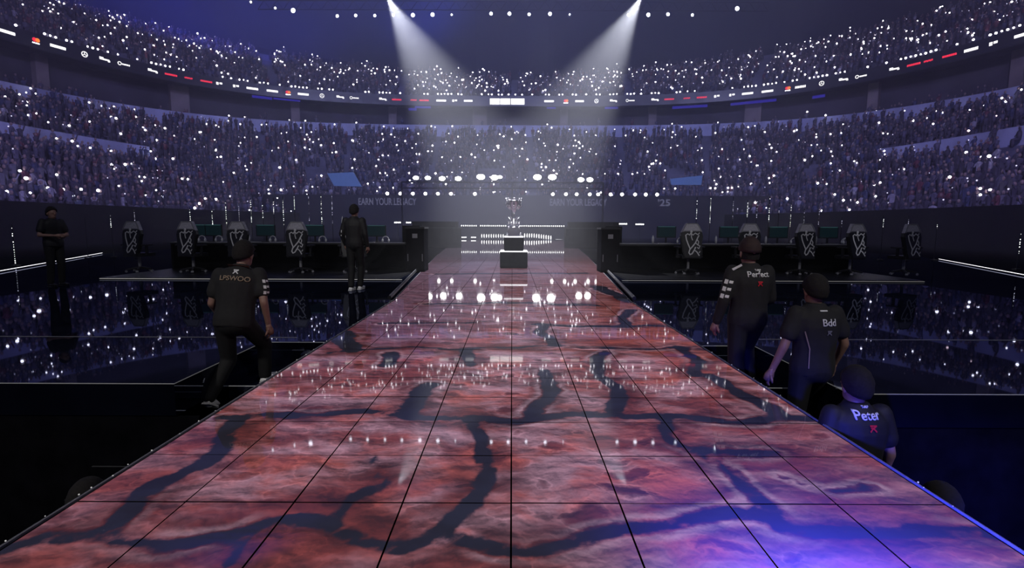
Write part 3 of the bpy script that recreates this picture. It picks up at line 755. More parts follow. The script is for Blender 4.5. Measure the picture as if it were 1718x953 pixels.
# blue banner screens left and right of the floods
for (pts, nm) in ((((548, 292), (592, 290), (606, 314), (560, 313)), 'left'), (((1124, 299), (1178, 293), (1176, 309), (1126, 309)), 'right')):
    P = [at_depth(x, y, 53.0) for x, y in pts]; g = MB(); g.add([tuple(p) for p in P] + [(p.x, p.y + .15, p.z) for p in P], [(0, 1, 2, 3), (7, 6, 5, 4), (0, 4, 5, 1), (1, 5, 6, 2), (2, 6, 7, 3), (3, 7, 4, 0)])
    g.build('banner_screen', mat('banner_blue', (.02, .03, .08), .5, emit=(.05, .10, .32), strength=.8, noise=.3, nscale=.7), label='dim blue slanted banner screen over the %s end of the screen wall' % nm, cat='screen')
# top lamps on their lighting truss
TY = 56.0
tl = [(490, 19, 1.5), (564, 28, 1), (595, 27, 1), (627, 27, .9), (658, 26, 1), (691, 26, 1.3), (724, 25, 1.3), (756, 25, .6), (822, 23, 1.1), (853, 23, 1.2), (886, 24, 1), (921, 23, 1.2), (954, 24, .5), (1053, 24, 1.1), (1086, 24, 1.3), (1119, 23, 1.1), (1160, 24, .9), (1235, 13, 1.4), (460, 15, .7), (419, 5, .7)]
words = ['first', 'second', 'third', 'fourth', 'fifth', 'sixth', 'seventh', 'eighth', 'ninth', 'tenth', 'eleventh', 'twelfth', 'thirteenth', 'fourteenth', 'fifteenth', 'sixteenth', 'seventeenth']
lt_truss = empty('lighting_truss', (0, TY, at_depth(859, 22, TY).z), label='dark lighting truss high over the hall carrying the row of white lamps', cat='truss')
for dz in (0.35, 1.2):
    g = MB(); g.tube([(-26, 0.2, dz), (26, 0.2, dz)], .045, 5); g.build('chord', M_matte, lt_truss)
g = MB()
for k in range(40): a = -26 + 1.3 * k; g.tube([(a, .2, .35), (a + .65, .2, 1.2)], .03, 4); g.tube([(a + .65, .2, 1.2), (a + 1.3, .2, .35)], .03, 4)
g.build('web', M_matte, lt_truss)
M_top = emit_mat('top_lamp_white', (.8, .84, 1), 12)
for n, (x, y, r) in enumerate(tl):
    p = at_depth(x, y, TY)
    e = empty('moving_head_lamp', p, label='white lamp hanging from the high lighting truss over the hall', cat='lamp', group='lamps on the high truss')
    g = MB(); g.tube([(0, .2, 0), (0, .03, 0)], [.1, .2], 8); g.build('housing', M_black, e)
    g = MB(); g.ellipsoid((0, 0, 0), (.15 * r, .1, .15 * r), 8, 5); g.build('lens', M_top, e)
    g = MB(); g.box((0, .12, .3), (.05, .05, .3)); g.build('yoke', M_black, e)

# entrance stage with dotted light rows
EY = 50.0
es = empty('entrance_stage', (0, EY, 0), label='low dark far stage edged with rows of white dots behind the trophy', cat='stage')
a = at_depth(768, 379, EY); b = at_depth(955, 379, EY)
g = MB(); g.box(((a.x + b.x) / 2, 1.2, a.z / 2 - .02), (b.x - a.x + 1, 2.4, a.z)); g.build('base', M_matte, es)
def dots(x0, x1, y, step, r, nm, h=1.0, parent=None, Y=EY, yv=None):
    g = MB(); x = x0
    while x <= x1:
        p = at_depth(x, y if yv is None else yv(x), Y - .1); g.ellipsoid((p.x, p.y - EY, p.z), (r, r, r * h), 6, 4); x += step
    g.build(nm, M_bulb, parent, kind='stuff')
for x0, x1 in ((774, 800), (806, 851), (872, 948)): dots(x0, x1, 379, 3.5, .055, 'dot_lights', 1, es)
dots(760, 768, 380, 2.4, .06, 'dot_lights', 1, es); dots(954, 962, 379.5, 2.4, .06, 'dot_lights', 1, es)
dots(808, 846, 396, 4.0, .035, 'bar_lights', 5, es); dots(880, 924, 396, 4.0, .04, 'bar_lights', 5, es, yv=lambda x: 395 + max(0, x - 895) * .12)
g = MB()
for x0, x1, y in ((774, 782, 398.5), (790, 798, 398.5), (932, 943, 402)):
    A = at_depth(x0, y, EY - .3); B = at_depth(x1, y, EY - .3); g.tube([(A.x, -.3, A.z), (B.x, -.3, B.z)], .04, 6)
g.build('floor_light', M_bulb, es)
for x0, x1, y, nm in ((1024, 1052, 375, 'right of the stage, longer'), (1067, 1080, 375.5, 'right of the stage, shorter'), (662, 671, 374, 'left of the stage, shorter'), (682, 688, 374, 'left of the stage, shortest')):
    P = at_depth((x0 + x1) / 2, y, 45); e = empty('dot_light_bar', P, label='dark bar of white dot lights %s one' % nm, cat='light strip')
    A = at_depth(x0, y, 45); B = at_depth(x1, y, 45); g = MB(); g.box((0, .1, 0), (B.x - A.x + .2, .12, .2)); g.build('bar', M_black, e)
    g = MB(); x = A.x
    while x <= B.x + .01: g.ellipsoid((x - P.x, 0, 0), (.065, .05, .065), 6, 4); x += .15
    g.build('dot_lights', M_bulb, e, kind='stuff')
    g = MB(); g.box((0, .1, -P.z / 2), (.08, .08, P.z)); g.build('post', M_black, e)
# dark curved counters either side of the trophy
for x0, x1, nm in ((684, 772, 'left'), (948, 1046, 'right')):
    Y = 30.0; A = at_depth(x0, 400, Y); B = at_depth(x1, 400, Y); cx = (A.x + B.x) / 2; hw = (B.x - A.x) / 2
    e = empty('counter', (cx, Y, 0), label='black curved counter standing %s of the trophy at the back' % nm, cat='counter')
    g = MB(); n = 12; o_ = [(hw * math.cos(PI + PI * k / n), .9 * math.sin(PI + PI * k / n) + .6) for k in range(n + 1)]
    g.prism(o_, 0, 1.12); g.build('front_panel', M_matte, e)
    g = MB(); g.prism([(x * 1.03, y * 1.0 - .03) for x, y in o_], 1.12, 1.17); g.build('top', M_black, e)
    g = MB(); g.prism([(x * .9, y * .9) for x, y in o_], 1.17, 1.5); g.build('screen_row', M_matte, e)

# ------------------------------------------------------------------ trophy and plinth
TX, TYY = 0.05, 16.3
pl = empty('plinth', (TX, TYY, 0), label='two-tier black plinth with glowing white rims standing on the runway', cat='plinth')
def rbox(cx, cz, wx, h, m, nm, parent, bev=.02):
    bm = bmesh.new(); bmesh.ops.create_cube(bm, size=1); bmesh.ops.scale(bm, vec=(wx, wx, h), verts=bm.verts)
    bmesh.ops.bevel(bm, geom=bm.edges[:], offset=bev, segments=2, affect='EDGES'); me = bpy.data.meshes.new(nm); bm.to_mesh(me); bm.free(); me.materials.append(m)
    return link(nm, me, parent, (cx, 0, cz))
rbox(0, .25, .84, .50, M_matte, 'lower_tier', pl); rbox(0, .73, .60, .42, M_matte, 'upper_tier', pl)
def rimlight(z, hw, nm):
    g = MB()
    for a, b in (((-1, -1), (1, -1)), ((1, -1), (1, 1)), ((1, 1), (-1, 1)), ((-1, 1), (-1, -1))): g.tube([(a[0] * hw, a[1] * hw, z), (b[0] * hw, b[1] * hw, z)], .018, 6)
    g.build(nm, emit_mat('rim_glow', (.95, .95, 1), 2.2), pl)
rimlight(.51, .40, 'lower_rim_light'); rimlight(.95, .28, 'upper_rim_light')
tro = empty('trophy', (TX, TYY, .965), label='tall silver cup with a crown rim and winged figures on its stem, on the plinth', cat='trophy')
rbox(0, .125, .40, .25, mat('dark_steel', (.25, .25, .28), .25, .8, noise=.2), 'base', tro, .03)
g = MB()
for sx in (-1, 1):
    for sy in (-1, 1): g.ellipsoid((sx * .2, sy * .2, .07), (.035, .035, .04), 8, 6); g.ellipsoid((sx * .16, sy * .16, .27), (.03, .03, .04), 8, 6)
g.build('base_stud', M_silver, tro, smooth=True)
g = MB(); g.lathe([(.17, .25), (.18, .28), (.12, .33), (.07, .38), (.045, .42), (.06, .45), (.022, .49), (.014, .56), (.014, .66), (.035, .69), (.02, .72)], seg=16); g.build('stem', M_silver, tro, smooth=True)
for k in range(6):     # winged figures round the stem
    a = 2 * PI * k / 6; c, s_ = math.cos(a), math.sin(a)
    g = MB(); g.tube([(c * .05, s_ * .05, .36), (c * .13, s_ * .13, .42), (c * .09, s_ * .09, .50), (c * .15, s_ * .15, .56), (c * .19, s_ * .19, .60)], [.03, .028, .022, .016, .006], 6)
    g.ellipsoid((c * .16, s_ * .16, .40), (.035, .035, .035), 8, 6); g.tube([(c * .13, s_ * .13, .42), (c * .19, s_ * .19, .46), (c * .17, s_ * .17, .36)], [.02, .012, .006], 5)
    g.build('dragon_figure', M_silver, tro, smooth=True)
g = MB(); g.lathe([(.02, .71), (.05, .75), (.085, .82), (.13, .90), (.17, .97), (.20, 1.05), (.215, 1.10), (.20, 1.11), (.18, 1.05), (.15, .98), (.09, .88), (.02, .84)], seg=24); g.build('bowl', M_silver, tro, smooth=True)
for k in range(8):
    a = 2 * PI * k / 8; c, s_ = math.cos(a), math.sin(a)
    g = MB(); g.tube([(c * .10, s_ * .10, .82), (c * .19, s_ * .19, .90), (c * .235, s_ * .235, 1.0), (c * .21, s_ * .21, 1.08), (c * .25, s_ * .25, 1.15)], [.022, .026, .024, .02, .008], 6)
    g.ellipsoid((c * .215, s_ * .215, .93), (.032, .032, .032), 8, 6); g.ellipsoid((c * .235, s_ * .235, 1.14), (.028, .028, .03), 8, 6)
    g.build('crown_point', M_silver, tro, smooth=True)

# ------------------------------------------------------------------ player desks
def chair_proto():
    e = empty('gaming_chair', (0, 0, 0))
    def slab(prof, y0, y1, mats, name, tilt=.14, bulge=.0, sub=0):
        n = len(prof); P = []
        for yy in (y0, y1):
            for x, z in prof: P.append((x, yy + (z - .45) * tilt, z))
        f = [tuple(range(n))[::-1], tuple(range(n, 2 * n))] + [(i, (i + 1) % n, n + (i + 1) % n, n + i) for i in range(n)]
        bm = bmesh.new(); me = bpy.data.meshes.new(name); me.from_pydata(P, [], f); bm.from_mesh(me)
        bmesh.ops.recalc_face_normals(bm, faces=bm.faces)
        ed = [ed_ for ed_ in bm.edges if abs(ed_.verts[0].co.y - ed_.verts[1].co.y) < .2 and len(ed_.link_faces) == 2 and any(len(f_.verts) > 4 for f_ in ed_.link_faces)]
        bmesh.ops.bevel(bm, geom=ed, offset=.018, segments=2, affect='EDGES')
        bm.to_mesh(me); bm.free()
        for m in mats: me.materials.append(m)
        return link(name, me, e)
    back = [(-.20, .44), (-.25, .60), (-.27, .85), (-.295, 1.00), (-.27, 1.10), (-.19, 1.14), (.19, 1.14), (.27, 1.10), (.295, 1.0), (.27, .85), (.25, .60), (.20, .44)]
    slab(back, -.09, .03, [M_black], 'backrest')
    head = [(-.20, 1.125), (-.27, 1.10), (-.19, 1.25), (-.14, 1.335), (.14, 1.335), (.19, 1.25), (.27, 1.10), (.20, 1.125)]
    slab(head, -.10, .02, [M_headrest], 'headrest')
    tl_ = .14
    def bp(x, z, o=.006): return (x, -.10 - o + (z - .45) * tl_ + .0, z)
    g = MB(); g.strip([bp(x, z, .0) for x, z in ((-.25, 1.12), (-.185, 1.25), (-.135, 1.325), (.135, 1.325), (.185, 1.25), (.25, 1.12))], (0, -1, 0), .022, .012); g.build('head_trim', M_grey, e)
    # outline emblem on the back: ring dot, jagged crown, shield edge, crossing strokes
    U = lambda pts: [bp((u - .5) * .42, 1.10 - v * .58, -.009) for u, v in pts]
    g = MB(); n = (0, -1, 0)
    g.ellipsoid(bp(-.02, 1.12, -.0), (.035, .008, .035), 10, 5)
    for st, wd in (([(.10, .12), (.22, .06), (.34, .12), (.42, .02), (.55, .12), (.70, .03), (.86, .10), (.96, .02)], .022),
                   ([(.10, .12), (.14, .32), (.24, .52), (.36, .72)], .03), ([(.44, .06), (.46, .22), (.52, .34)], .022),
                   ([(.92, .14), (.80, .30), (.70, .46), (.52, .62), (.34, .76), (.28, .90), (.36, .98), (.48, .94), (.62, .78), (.70, .66)], .03),
                   ([(.62, .78), (.78, .86), (.92, 1.02)], .026), ([(.80, .30), (.90, .42), (.86, .56), (.70, .46)], .022), ([(.86, .56), (.98, .60), (.90, .72), (.80, .66)], .018), ([(.92, .90), (.98, .84)], .02)):
        g.strip(U(st), n, wd, .006)
    g.build('emblem', M_emblem, e)
    g = MB(); g.prism([(-.25, -.05), (.25, -.05), (.27, .20), (.24, .45), (-.24, .45), (-.27, .20)], .42, .51); g.build('seat', M_black, e)
    for s in (-1, 1):
        g = MB(); g.box((s * .32, .12, .60), (.04, .06, .22)); g.box((s * .32, .14, .72), (.09, .28, .035)); g.box((s * .30, .12, .46), (.10, .07, .03)); g.build('armrest', M_black, e)
    g = MB(); g.tube([(0, .18, .12), (0, .18, .42)], .035, 8); g.build('gas_lift', M_grey, e)
    for k in range(5):
        a = 2 * PI * k / 5 + .3; c, s_ = math.cos(a), math.sin(a)
        g = MB(); g.tube([(0, .18, .13), (c * .30, .18 + s_ * .30, .075)], [.035, .02], 6); lg = g.build('leg', M_black, e)
        g = MB(); g.tube([(c * .30 - s_ * .03, .18 + s_ * .3 + c * .03, .035), (c * .30 + s_ * .03, .18 + s_ * .3 - c * .03, .035)], .03, 8); g.build('caster', M_grey, lg)
    return e
CH_Y = 13.6
chairs = [(221, -.22, 'first from the outer end, left desk'), (313, -.18, 'second from the outer end, left desk'), (398, -.14, 'middle one at the left desk'),
          (497, -.10, 'fourth along the left desk'), (590, .05, 'runway end of the left desk'),
          (1160, .05, 'runway end of the right desk'), (1258, .12, 'second along the right desk'), (1352, .22, 'middle one at the right desk'),
          (1438, .24, 'fourth along the right desk, brightest emblem'), (1530, .26, 'outer end of the right desk')]
proto = chair_proto(); kids = children_of(proto)
for n, (px, rz, lb) in enumerate(chairs):
    o = proto if n == 0 else copy_tree(proto, kids)
    p = on_plane(px, 456); x = at_depth(px, 410, CH_Y).x
    o.location = (x, CH_Y, .036); o.rotation_euler = (0, 0, rz)
    tag(o, label='black gaming chair with pale outline emblem, ' + lb, cat='chair', group='gaming chairs at the player desks')
bright = emit_mat('emblem_lit', (.7, .7, .72), .5)
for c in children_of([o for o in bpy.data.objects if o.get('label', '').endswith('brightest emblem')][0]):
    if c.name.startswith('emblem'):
        c.data = c.data.copy(); c.data.materials[0] = mat('emblem_lit_tone', (.95, .95, .95), .5, noise=.03); c['label'] = 'bright white outline emblem'  # brighter copy of the emblem colour stands in for light on it
for s, nm in ((-1, 'left'), (1, 'right')):
    x0, x1 = (s * 3.0, s * 9.6); cx = (x0 + x1) / 2; W_ = abs(x1 - x0); DY = 15.2
    e = empty('player_desk', (cx, DY, .036), label='long black player desk with a dark front on the %s platform' % nm, cat='desk')
    g = MB(); g.box((0, 0, .73), (W_, .9, .05)); g.build('desktop', M_black, e)
    g = MB(); g.box((0, .40, .35), (W_ - .1, .04, .70)); g.build('modesty_panel', M_matte, e)
    for sx in (-1, 1): g = MB(); g.box((sx * (W_ / 2 - .03), 0, .352), (.06, .86, .704)); g.build('side_panel', M_matte, e)
    g = MB(); g.tube([(-W_ / 2, -.455, .755), (W_ / 2, -.455, .755)], .01, 5); g.build('edge_trim', M_grey, e)
    g = MB(); g.box((-s * (W_ / 2 - .02), .55, .62), (.5, .12, 1.24)); g.build('end_screen', M_matte, e)
# monitors, keyboards, headsets and cups on the desks
def group_of(kind, s): return '%ss on the %s player desk' % (kind, s)
mon = empty('monitor', (0, 0, 0)); g = MB(); g.box((0, 0, .33), (.56, .035, .33)); g.build('housing', M_black, mon)
g = MB(); g.box((0, -.02, .335), (.52, .006, .29)); g.build('screen', M_teal, mon); g = MB(); g.box((0, -.021, .485), (.50, .008, .02)); g.build('top_glow', mat('teal_glow', (.02, .05, .05), .4, emit=(.05, .15, .16), strength=.3), mon)
g = MB(); g.box((0, .03, .12), (.05, .03, .24)); g.build('stand', M_black, mon); g = MB(); g.box((0, .02, .01), (.26, .18, .02)); g.build('base', M_black, mon)
mon_k = children_of(mon)
kb = MB(); kb.box((0, 0, .012), (.40, .14, .024), taper=.96); kbm = kb.mesh('keyboard', M_grey)
hsm = MB(); hsm.tube([(.09 * math.cos(a), 0, .09 * math.sin(a) + .09) for a in np.linspace(0, PI, 9)], .012, 6); hsm.ellipsoid((-.09, 0, .06), (.03, .045, .055), 8, 5); hsm.ellipsoid((.09, 0, .06), (.03, .045, .055), 8, 5); hsm = hsm.mesh('headset', mat('headset_white', (.55, .55, .58), .4, noise=.1), True)
cup = MB(); cup.lathe([(.03, 0), (.035, .10), (.032, .18), (.015, .21), (.015, .23)], seg=10); cupm = cup.mesh('water_bottle', mat('clear_plastic', (.45, .45, .5), .2, noise=.1), True)
mx = [(268, 'outermost'), (356, 'second from the outer end'), (445, 'middle'), (527, 'fourth from the outer end'), (631, 'runway-end'), (1118, 'runway-end'), (1223, 'second from the runway'), (1306, 'middle'), (1395, 'fourth from the runway'), (1472, 'outermost')]
first = True
for px, wd in mx:
    sd = 'left' if px < 859 else 'right'; X = at_depth(px, 400, 15.3).x; zt = .036 + .755
    X = max(min(X, 9.2), -9.2); X = X if abs(X) > 3.35 else math.copysign(3.35, X)
    o = mon if first else copy_tree(mon, mon_k); first = False
    o.location = (X, 15.35, zt); o.rotation_euler = (0, 0, random.uniform(-.06, .06)); tag(o, label='thin dark teal-lit monitor, %s on %s desk' % (wd, sd), cat='monitor', group=group_of('monitor', sd))
    o = link('keyboard', kbm, None, (X - .15, 14.92, zt), random.uniform(-.1, .1), label='grey keyboard before the %s monitor on %s desk' % (wd, sd), cat='keyboard', group=group_of('keyboard', sd))
    o = link('headset', hsm, None, (X + .33, 15.05, zt), random.uniform(-.6, .6), label='pale headset beside the %s monitor on %s desk' % (wd, sd), cat='headset', group=group_of('headset', sd))
    o = link('water_bottle', cupm, None, (X - .42, 15.2, zt), 0, label='small clear bottle beside the %s monitor on %s desk' % (wd, sd), cat='bottle', group=group_of('bottle', sd))
# equipment cases at the runway ends of the desks
for s, nm, x in ((-1, 'left', -2.62 - .35), (1, 'right', 3.0)):
    e = empty('equipment_case', (x - s * .28, 14.9, .0), label='black upright equipment case with a pale latch at the runway end of the %s desk' % nm, cat='case')
    g = MB(); g.box((0, 0, .6), (.5, .7, 1.2)); g.build('body', M_matte, e)
    g = MB(); g.box((0, 0, 1.22), (.54, .74, .05)); g.build('lid', M_black, e)
    g = MB(); g.box((0, -.355, 1.0), (.14, .01, .12)); g.build('latch', M_grey, e)
    for sy in (-1, 1): g = MB(); g.tube([(-.27 * 0 + sy * .2, -.36, .3), (sy * .2, -.36, .5)], .012, 5); g.build('handle', M_grey, e)

# beaded light poles behind the desks: (top x, top y, bottom x, bottom y)
poles = [(142, 371, 143, 377), (185, 364, 187, 386), (225, 357, 226, 372), (318, 352, 320, 375), (355, 350, 357, 378), (378, 342, 381, 378), (400, 345, 402, 376), (420, 337, 422, 374), (440, 345, 443, 370), (458, 336, 459, 360), (474, 333, 477, 378),
         (493, 330, 494, 352), (517, 329, 518, 371), (538, 330, 540, 376), (556, 328, 558, 375), (1169, 332, 1168, 369), (1192, 331, 1190, 372), (1230, 331, 1229, 370), (1254, 337, 1252, 362), (1270, 337, 1269, 363), (1291, 331, 1288, 370), (1307, 340, 1306, 360),
         (1327, 341, 1325, 378), (1349, 351, 1348, 373), (1374, 349, 1372, 374), (1412, 365, 1411, 378), (1482, 363, 1481, 378), (1524, 362, 1523, 376), (1572, 372, 1571, 380), (20, 384, 32, 446), (1712, 388, 1709, 426)]
for n, (xa, ya, xb, yb) in enumerate(poles):
    Y = 20.5 if n < 29 else 16.0
    A = at_depth(xa, ya, Y); B = at_depth(xb, yb, Y)
    e = empty('light_pole', (A.x, Y, 0), label='slim dark pole with a string of tiny white lights behind the %s' % ('left player desk' if xa < 700 and n < 29 else 'right player desk' if n < 29 else 'far left staff member' if xa < 700 else 'far right deck edge'), cat='light pole',
              group='beaded light poles behind the %s desk' % ('left' if xa < 859 else 'right') if n < 29 else 'beaded light poles at the outer deck edges')
    g = MB(); g.box((0, 0, .02), (.16, .16, .04)); g.build('base', M_black, e)
    g = MB(); g.tube([(0, 0, .04), (0, 0, A.z + .06)], .012, 5); g.build('pole', M_black, e)
    g = MB(); z = max(B.z, .1)
    while z < A.z:
        if random.random() < .8: r = random.uniform(.004, .012); g.ellipsoid((0, -.015, z), (r, r, r * 1.4), 5, 4)
        z += random.uniform(.05, .09)
    if g.v: g.build('light_beads', M_phone2 if random.random() < .35 else M_bulb, e, kind='stuff')

# ------------------------------------------------------------------ people
def bake(me, mods):
    o = bpy.data.objects.new('bake_tmp', me); COL.objects.link(o)
    for t, kw in mods:
        md = o.modifiers.new(t, t)
        for k, v in kw.items(): setattr(md, k, v)
    bpy.context.view_layer.update()
    r = bpy.data.meshes.new_from_object(o.evaluated_get(bpy.context.evaluated_depsgraph_get())); bpy.data.objects.remove(o); return r
def fuse(mb, mats, voxel=.014, it=3):
    me = mb.mesh('fused', mats); me2 = bake(me, [('REMESH', dict(mode='VOXEL', voxel_size=voxel)), ('SMOOTH', dict(iterations=it, factor=.6))])
    me2.polygons.foreach_set('use_smooth', [True] * len(me2.polygons)); return me2
def torso(mb, pel, neck, right, grow=0.0, hem=0.0, top=True):
    """elliptic rings from hips to neck; right = unit vector across the shoulders"""
    pel, neck = Vector(pel), Vector(neck); ax = (neck - pel); up = ax.normalized(); rt = (Vector(right) - up * Vector(right).dot(up)).normalized(); fw = up.cross(rt)
    rs = [(-.10 - hem, .165, .115), (.0, .172, .122), (.22, .158, .108), (.45, .165, .112), (.68, .192, .122), (.82, .200, .112), (.92, .150, .095), (1.0, .075, .07), (1.06, .058, .058)]
    n = 14; P = []; fs = []
    for t, rx, ry in rs:
        c = pel + ax * t - fw * (.015 * math.sin(t * PI))
        for k in range(n): a = 2 * PI * k / n; P.append(c + rt * math.cos(a) * (rx + grow) + fw * math.sin(a) * (ry + grow))
    for i in range(len(rs) - 1):
        for k in range(n): fs.append((i * n + k, i * n + (k + 1) % n, (i + 1) * n + (k + 1) % n, (i + 1) * n + k))
    fs += [tuple(range(n))[::-1], tuple(range((len(rs) - 1) * n, len(rs) * n))]
    mb.add(P, fs); return rt, fw, up
def hand(g, w, d, palm_n, s, curl=.5, fing=None):
    """palm + five separate fingers; w wrist, d direction, palm_n palm normal"""
    w = Vector(w); d = Vector(d).normalized(); nn = (Vector(palm_n) - d * Vector(palm_n).dot(d)).normalized(); sd = d.cross(nn)
    g.tube([w - d * .03, w, w + d * .04, w + d * .085], [.026, .027, .038, .036], 8, flat=1)
    for k, (o_, L_) in enumerate(((-.027, .068), (-.009, .078), (.009, .073), (.026, .056))):
        a = w + d * .07 + sd * o_; dir1 = (d + nn * curl * .5).normalized(); dir2 = (d + nn * curl * 1.6).normalized()
        b = a + dir1 * L_ * .5; c = b + dir2 * L_ * .32; e_ = c + (d + nn * curl * 2.6).normalized() * L_ * .26
        g.tube([a - d * .02, a, b, c, e_], [.0095, .0095, .009, .008, .006], 6)
    a = w + d * .025 - sd * .028 * s; b = a + (d * .6 - sd * s * .7 + nn * .3).normalized() * .04; c = b + (d - sd * s * .15 + nn * .5).normalized() * .03
    g.tube([a - d * .01, a, b, c], [.012, .0125, .0105, .007], 6)
def figure(name, label, loc, rz, J, cloth, long_sleeve=False, cap=False, shoes=True, hs=1.0, hairm=None, text=None, tsize=.085, red=None, group=None, prints=(), trous=None, voxel=.014):
    """J: joints in the figure's own space, facing +Y, feet near z=0"""
    e = empty(name, loc, rz, label=label, cat='person', group=group)
    V = {k: Vector(v) for k, v in J.items() if isinstance(v, tuple)}
    V['head'] = V['head'] - Vector((0, 0, .025))
    right = (V['shR'] - V['shL']).normalized()
    # body: one continuous surface of trunk, neck, head, arms, hands and legs
    g = MB(); torso(g, V['pel'], V['neck'], right, -.012)
    hd = V['head']; hdir = Vector(J.get('look', (0, 1, 0))).normalized(); hr = hdir.cross(Vector((0, 0, 1))).normalized(); hu = hr.cross(hdir)
    R = Matrix((hr, hdir, hu)).transposed()
    g.limb(V['neck'] - (hd - V['neck']) * .2, hd - hu * .04, .056, .052)
    g.ellipsoid(hd + hu * .015, (.076, .095, .115), 16, 12, R)
    g.ellipsoid(hd - hu * .055 + hdir * .03, (.056, .062, .065), 12, 8, R)     # jaw
    for s, el, wr, shd in ((-1, 'elL', 'wrL', 'shL'), (1, 'elR', 'wrR', 'shR')):
        g.limb(V[shd], V[el], .047, .038); g.limb(V[el], V[wr], .039, .026)
    for s, hp, kn, an in ((-1, 'hipL', 'knL', 'anL'), (1, 'hipR', 'knR', 'anR')):
        g.limb(V[hp], V[kn], .078, .052); g.limb(V[kn], V[an], .052, .036)
    me = fuse(g, M_skin, voxel, 2)
    g = MB()
    g.tube([hd + hdir * .088 + hu * .02, hd + hdir * .108 - hu * .022, hd + hdir * .09 - hu * .03], [.008, .016, .01], 6)   # nose
    for s in (-1, 1):
        g.ellipsoid(hd + hr * s * .079 - hdir * .005 - hu * .005, (.010, .022, .034), 8, 6, R)
        g.ellipsoid(hd + hr * s * .032 + hdir * .084 + hu * .01, (.014, .010, .009), 8, 5, R)
    g.ellipsoid(hd + hdir * .085 - hu * .062, (.024, .010, .008), 8, 5, R)
    for s, el, wr in ((-1, 'elL', 'wrL'), (1, 'elR', 'wrR')):
        d = (V[wr] - V[el]).normalized(); hand(g, V[wr], J.get('hd' + wr[-1], d), J.get('pn' + wr[-1], (-s, 0, 0)), s, J.get('curl', .45))
    bm = bmesh.new(); bm.from_mesh(me); t2 = g.mesh('t', M_skin, True); bm.from_mesh(t2); bm.to_mesh(me); bm.free()
    me.polygons.foreach_set('use_smooth', [True] * len(me.polygons))
    link('body', me, e)
    # top
    g = MB(); rt, fw, up = torso(g, V['pel'], V['neck'], right, .016, J.get('hem', .06))
    for s, el, wr, shd in ((-1, 'elL', 'wrL', 'shL'), (1, 'elR', 'wrR', 'shR')):
        A = V[shd]; E_ = V[el]
        if long_sleeve: g.limb(A, E_, .070, .056); g.limb(E_, V[wr] - (V[wr] - E_) * .06, .056, .042)
        else:
            B = A.lerp(E_, .72); dd = (B - A).normalized(); g.limb(A, B - dd * .03, .070, .074)
    jm = fuse(g, cloth, voxel, 4); jo = link('jacket' if long_sleeve else 'shirt', jm, e)
    # trousers
    g = MB(); P_ = V['pel']; g.ellipsoid(P_ - Vector((0, 0, .03)), (.178, .135, .13), 14, 8)
    for hp, kn, an in (('hipL', 'knL', 'anL'), ('hipR', 'knR', 'anR')):
        g.limb(V[hp], V[kn], .098, .074); g.limb(V[kn], V[an], .074, .062)
    link('trousers', fuse(g, trous or M_trouser, voxel, 3), e)
    # shoes
    for an, toe in (('anL', 'toL'), ('anR', 'toR')):
        a, t_ = V[an], V[toe]; d = (t_ - a); d2 = Vector((d.x, d.y, 0)).normalized() if J.get('flat' + an[-1], True) else d.normalized()
        heel = a - Vector((0, 0, .055)) - d2 * .06; tp = t_
        q = d.normalized(); sdv = q.cross(Vector((0, 0, 1))).normalized(); uu = sdv.cross(q)
        g = MB(); secs = [(0, .030, .05, .02), (.12, .040, .075, .035), (.35, .042, .085, .045), (.6, .048, .055, .03), (.85, .046, .04, .02), (1.0, .028, .025, .015)]
        P = []; fs = []; n = 10
        for t, wx, h, cz in secs:
            c = heel.lerp(tp, t)
            for k in range(n): b = 2 * PI * k / n; P.append(c + sdv * math.cos(b) * wx + uu * (math.sin(b) * h * .5 + cz * .3))
        for i in range(len(secs) - 1):
            for k in range(n): fs.append((i * n + k, i * n + (k + 1) % n, (i + 1) * n + (k + 1) % n, (i + 1) * n + k))
        fs += [tuple(range(n))[::-1], tuple(range((len(secs) - 1) * n, len(secs) * n))]; g.add(P, fs)
        g.limb(a - Vector((0, 0, .05)), a, .045, .042, 8)
        so = g.build('shoe', J.get('shoem', M_shoe), e, smooth=True)
        g = MB(); g.tube([heel - uu * .028, heel.lerp(tp, .4) - uu * .03, heel.lerp(tp, .75) - uu * .024, tp - uu * .006], [.042, .046, .05, .03], 8, flat=1); 
        g2 = MB(); P = []
        for dz in (-.034, -.014):
            for u, v in ((0, -1), (.1, -1.2), (.7, -1.4), (1, -.8), (1.04, 0), (1, .8), (.7, 1.4), (.1, 1.2), (0, 1)): P.append(heel.lerp(tp, u) + sdv * v * .036 + uu * dz)
        g2.add(P, [tuple(range(9))[::-1], tuple(range(9, 18))] + [(i, (i + 1) % 9, 9 + (i + 1) % 9, 9 + i) for i in range(9)]); g2.build('sole', J.get('solem', M_sole), so)
    # hair or cap
    g = MB(); n = 18; rings = 9; P = []; fs = []
    for i in range(rings + 1):
        for k in range(n):
            b = 2 * PI * k / n; front = max(0, math.sin(b)); low = (1.68 + .52 * max(0, -math.sin(b)) ** .7 - .62 * front ** .6) if not cap else 1.62 + .1 * max(0, -math.sin(b)) - .25 * front
            a = low * i / rings; j_ = 1 + (.05 * math.sin(7 * b + 3 * i) * (0 if cap else 1) * (i / rings))
            j_ *= 1 + (0 if cap else random.uniform(-.05, .045))
            P.append(hd + hu * .02 + R @ Vector((.084 * math.sin(a) * math.cos(b) * j_, .104 * math.sin(a) * math.sin(b) * j_ - .006, .122 * math.cos(a) + (0.008 if cap else .0))))
    for i in range(rings):
        for k in range(n): fs.append((i * n + k, i * n + (k + 1) % n, (i + 1) * n + (k + 1) % n, (i + 1) * n + k))
    g.add(P, fs)
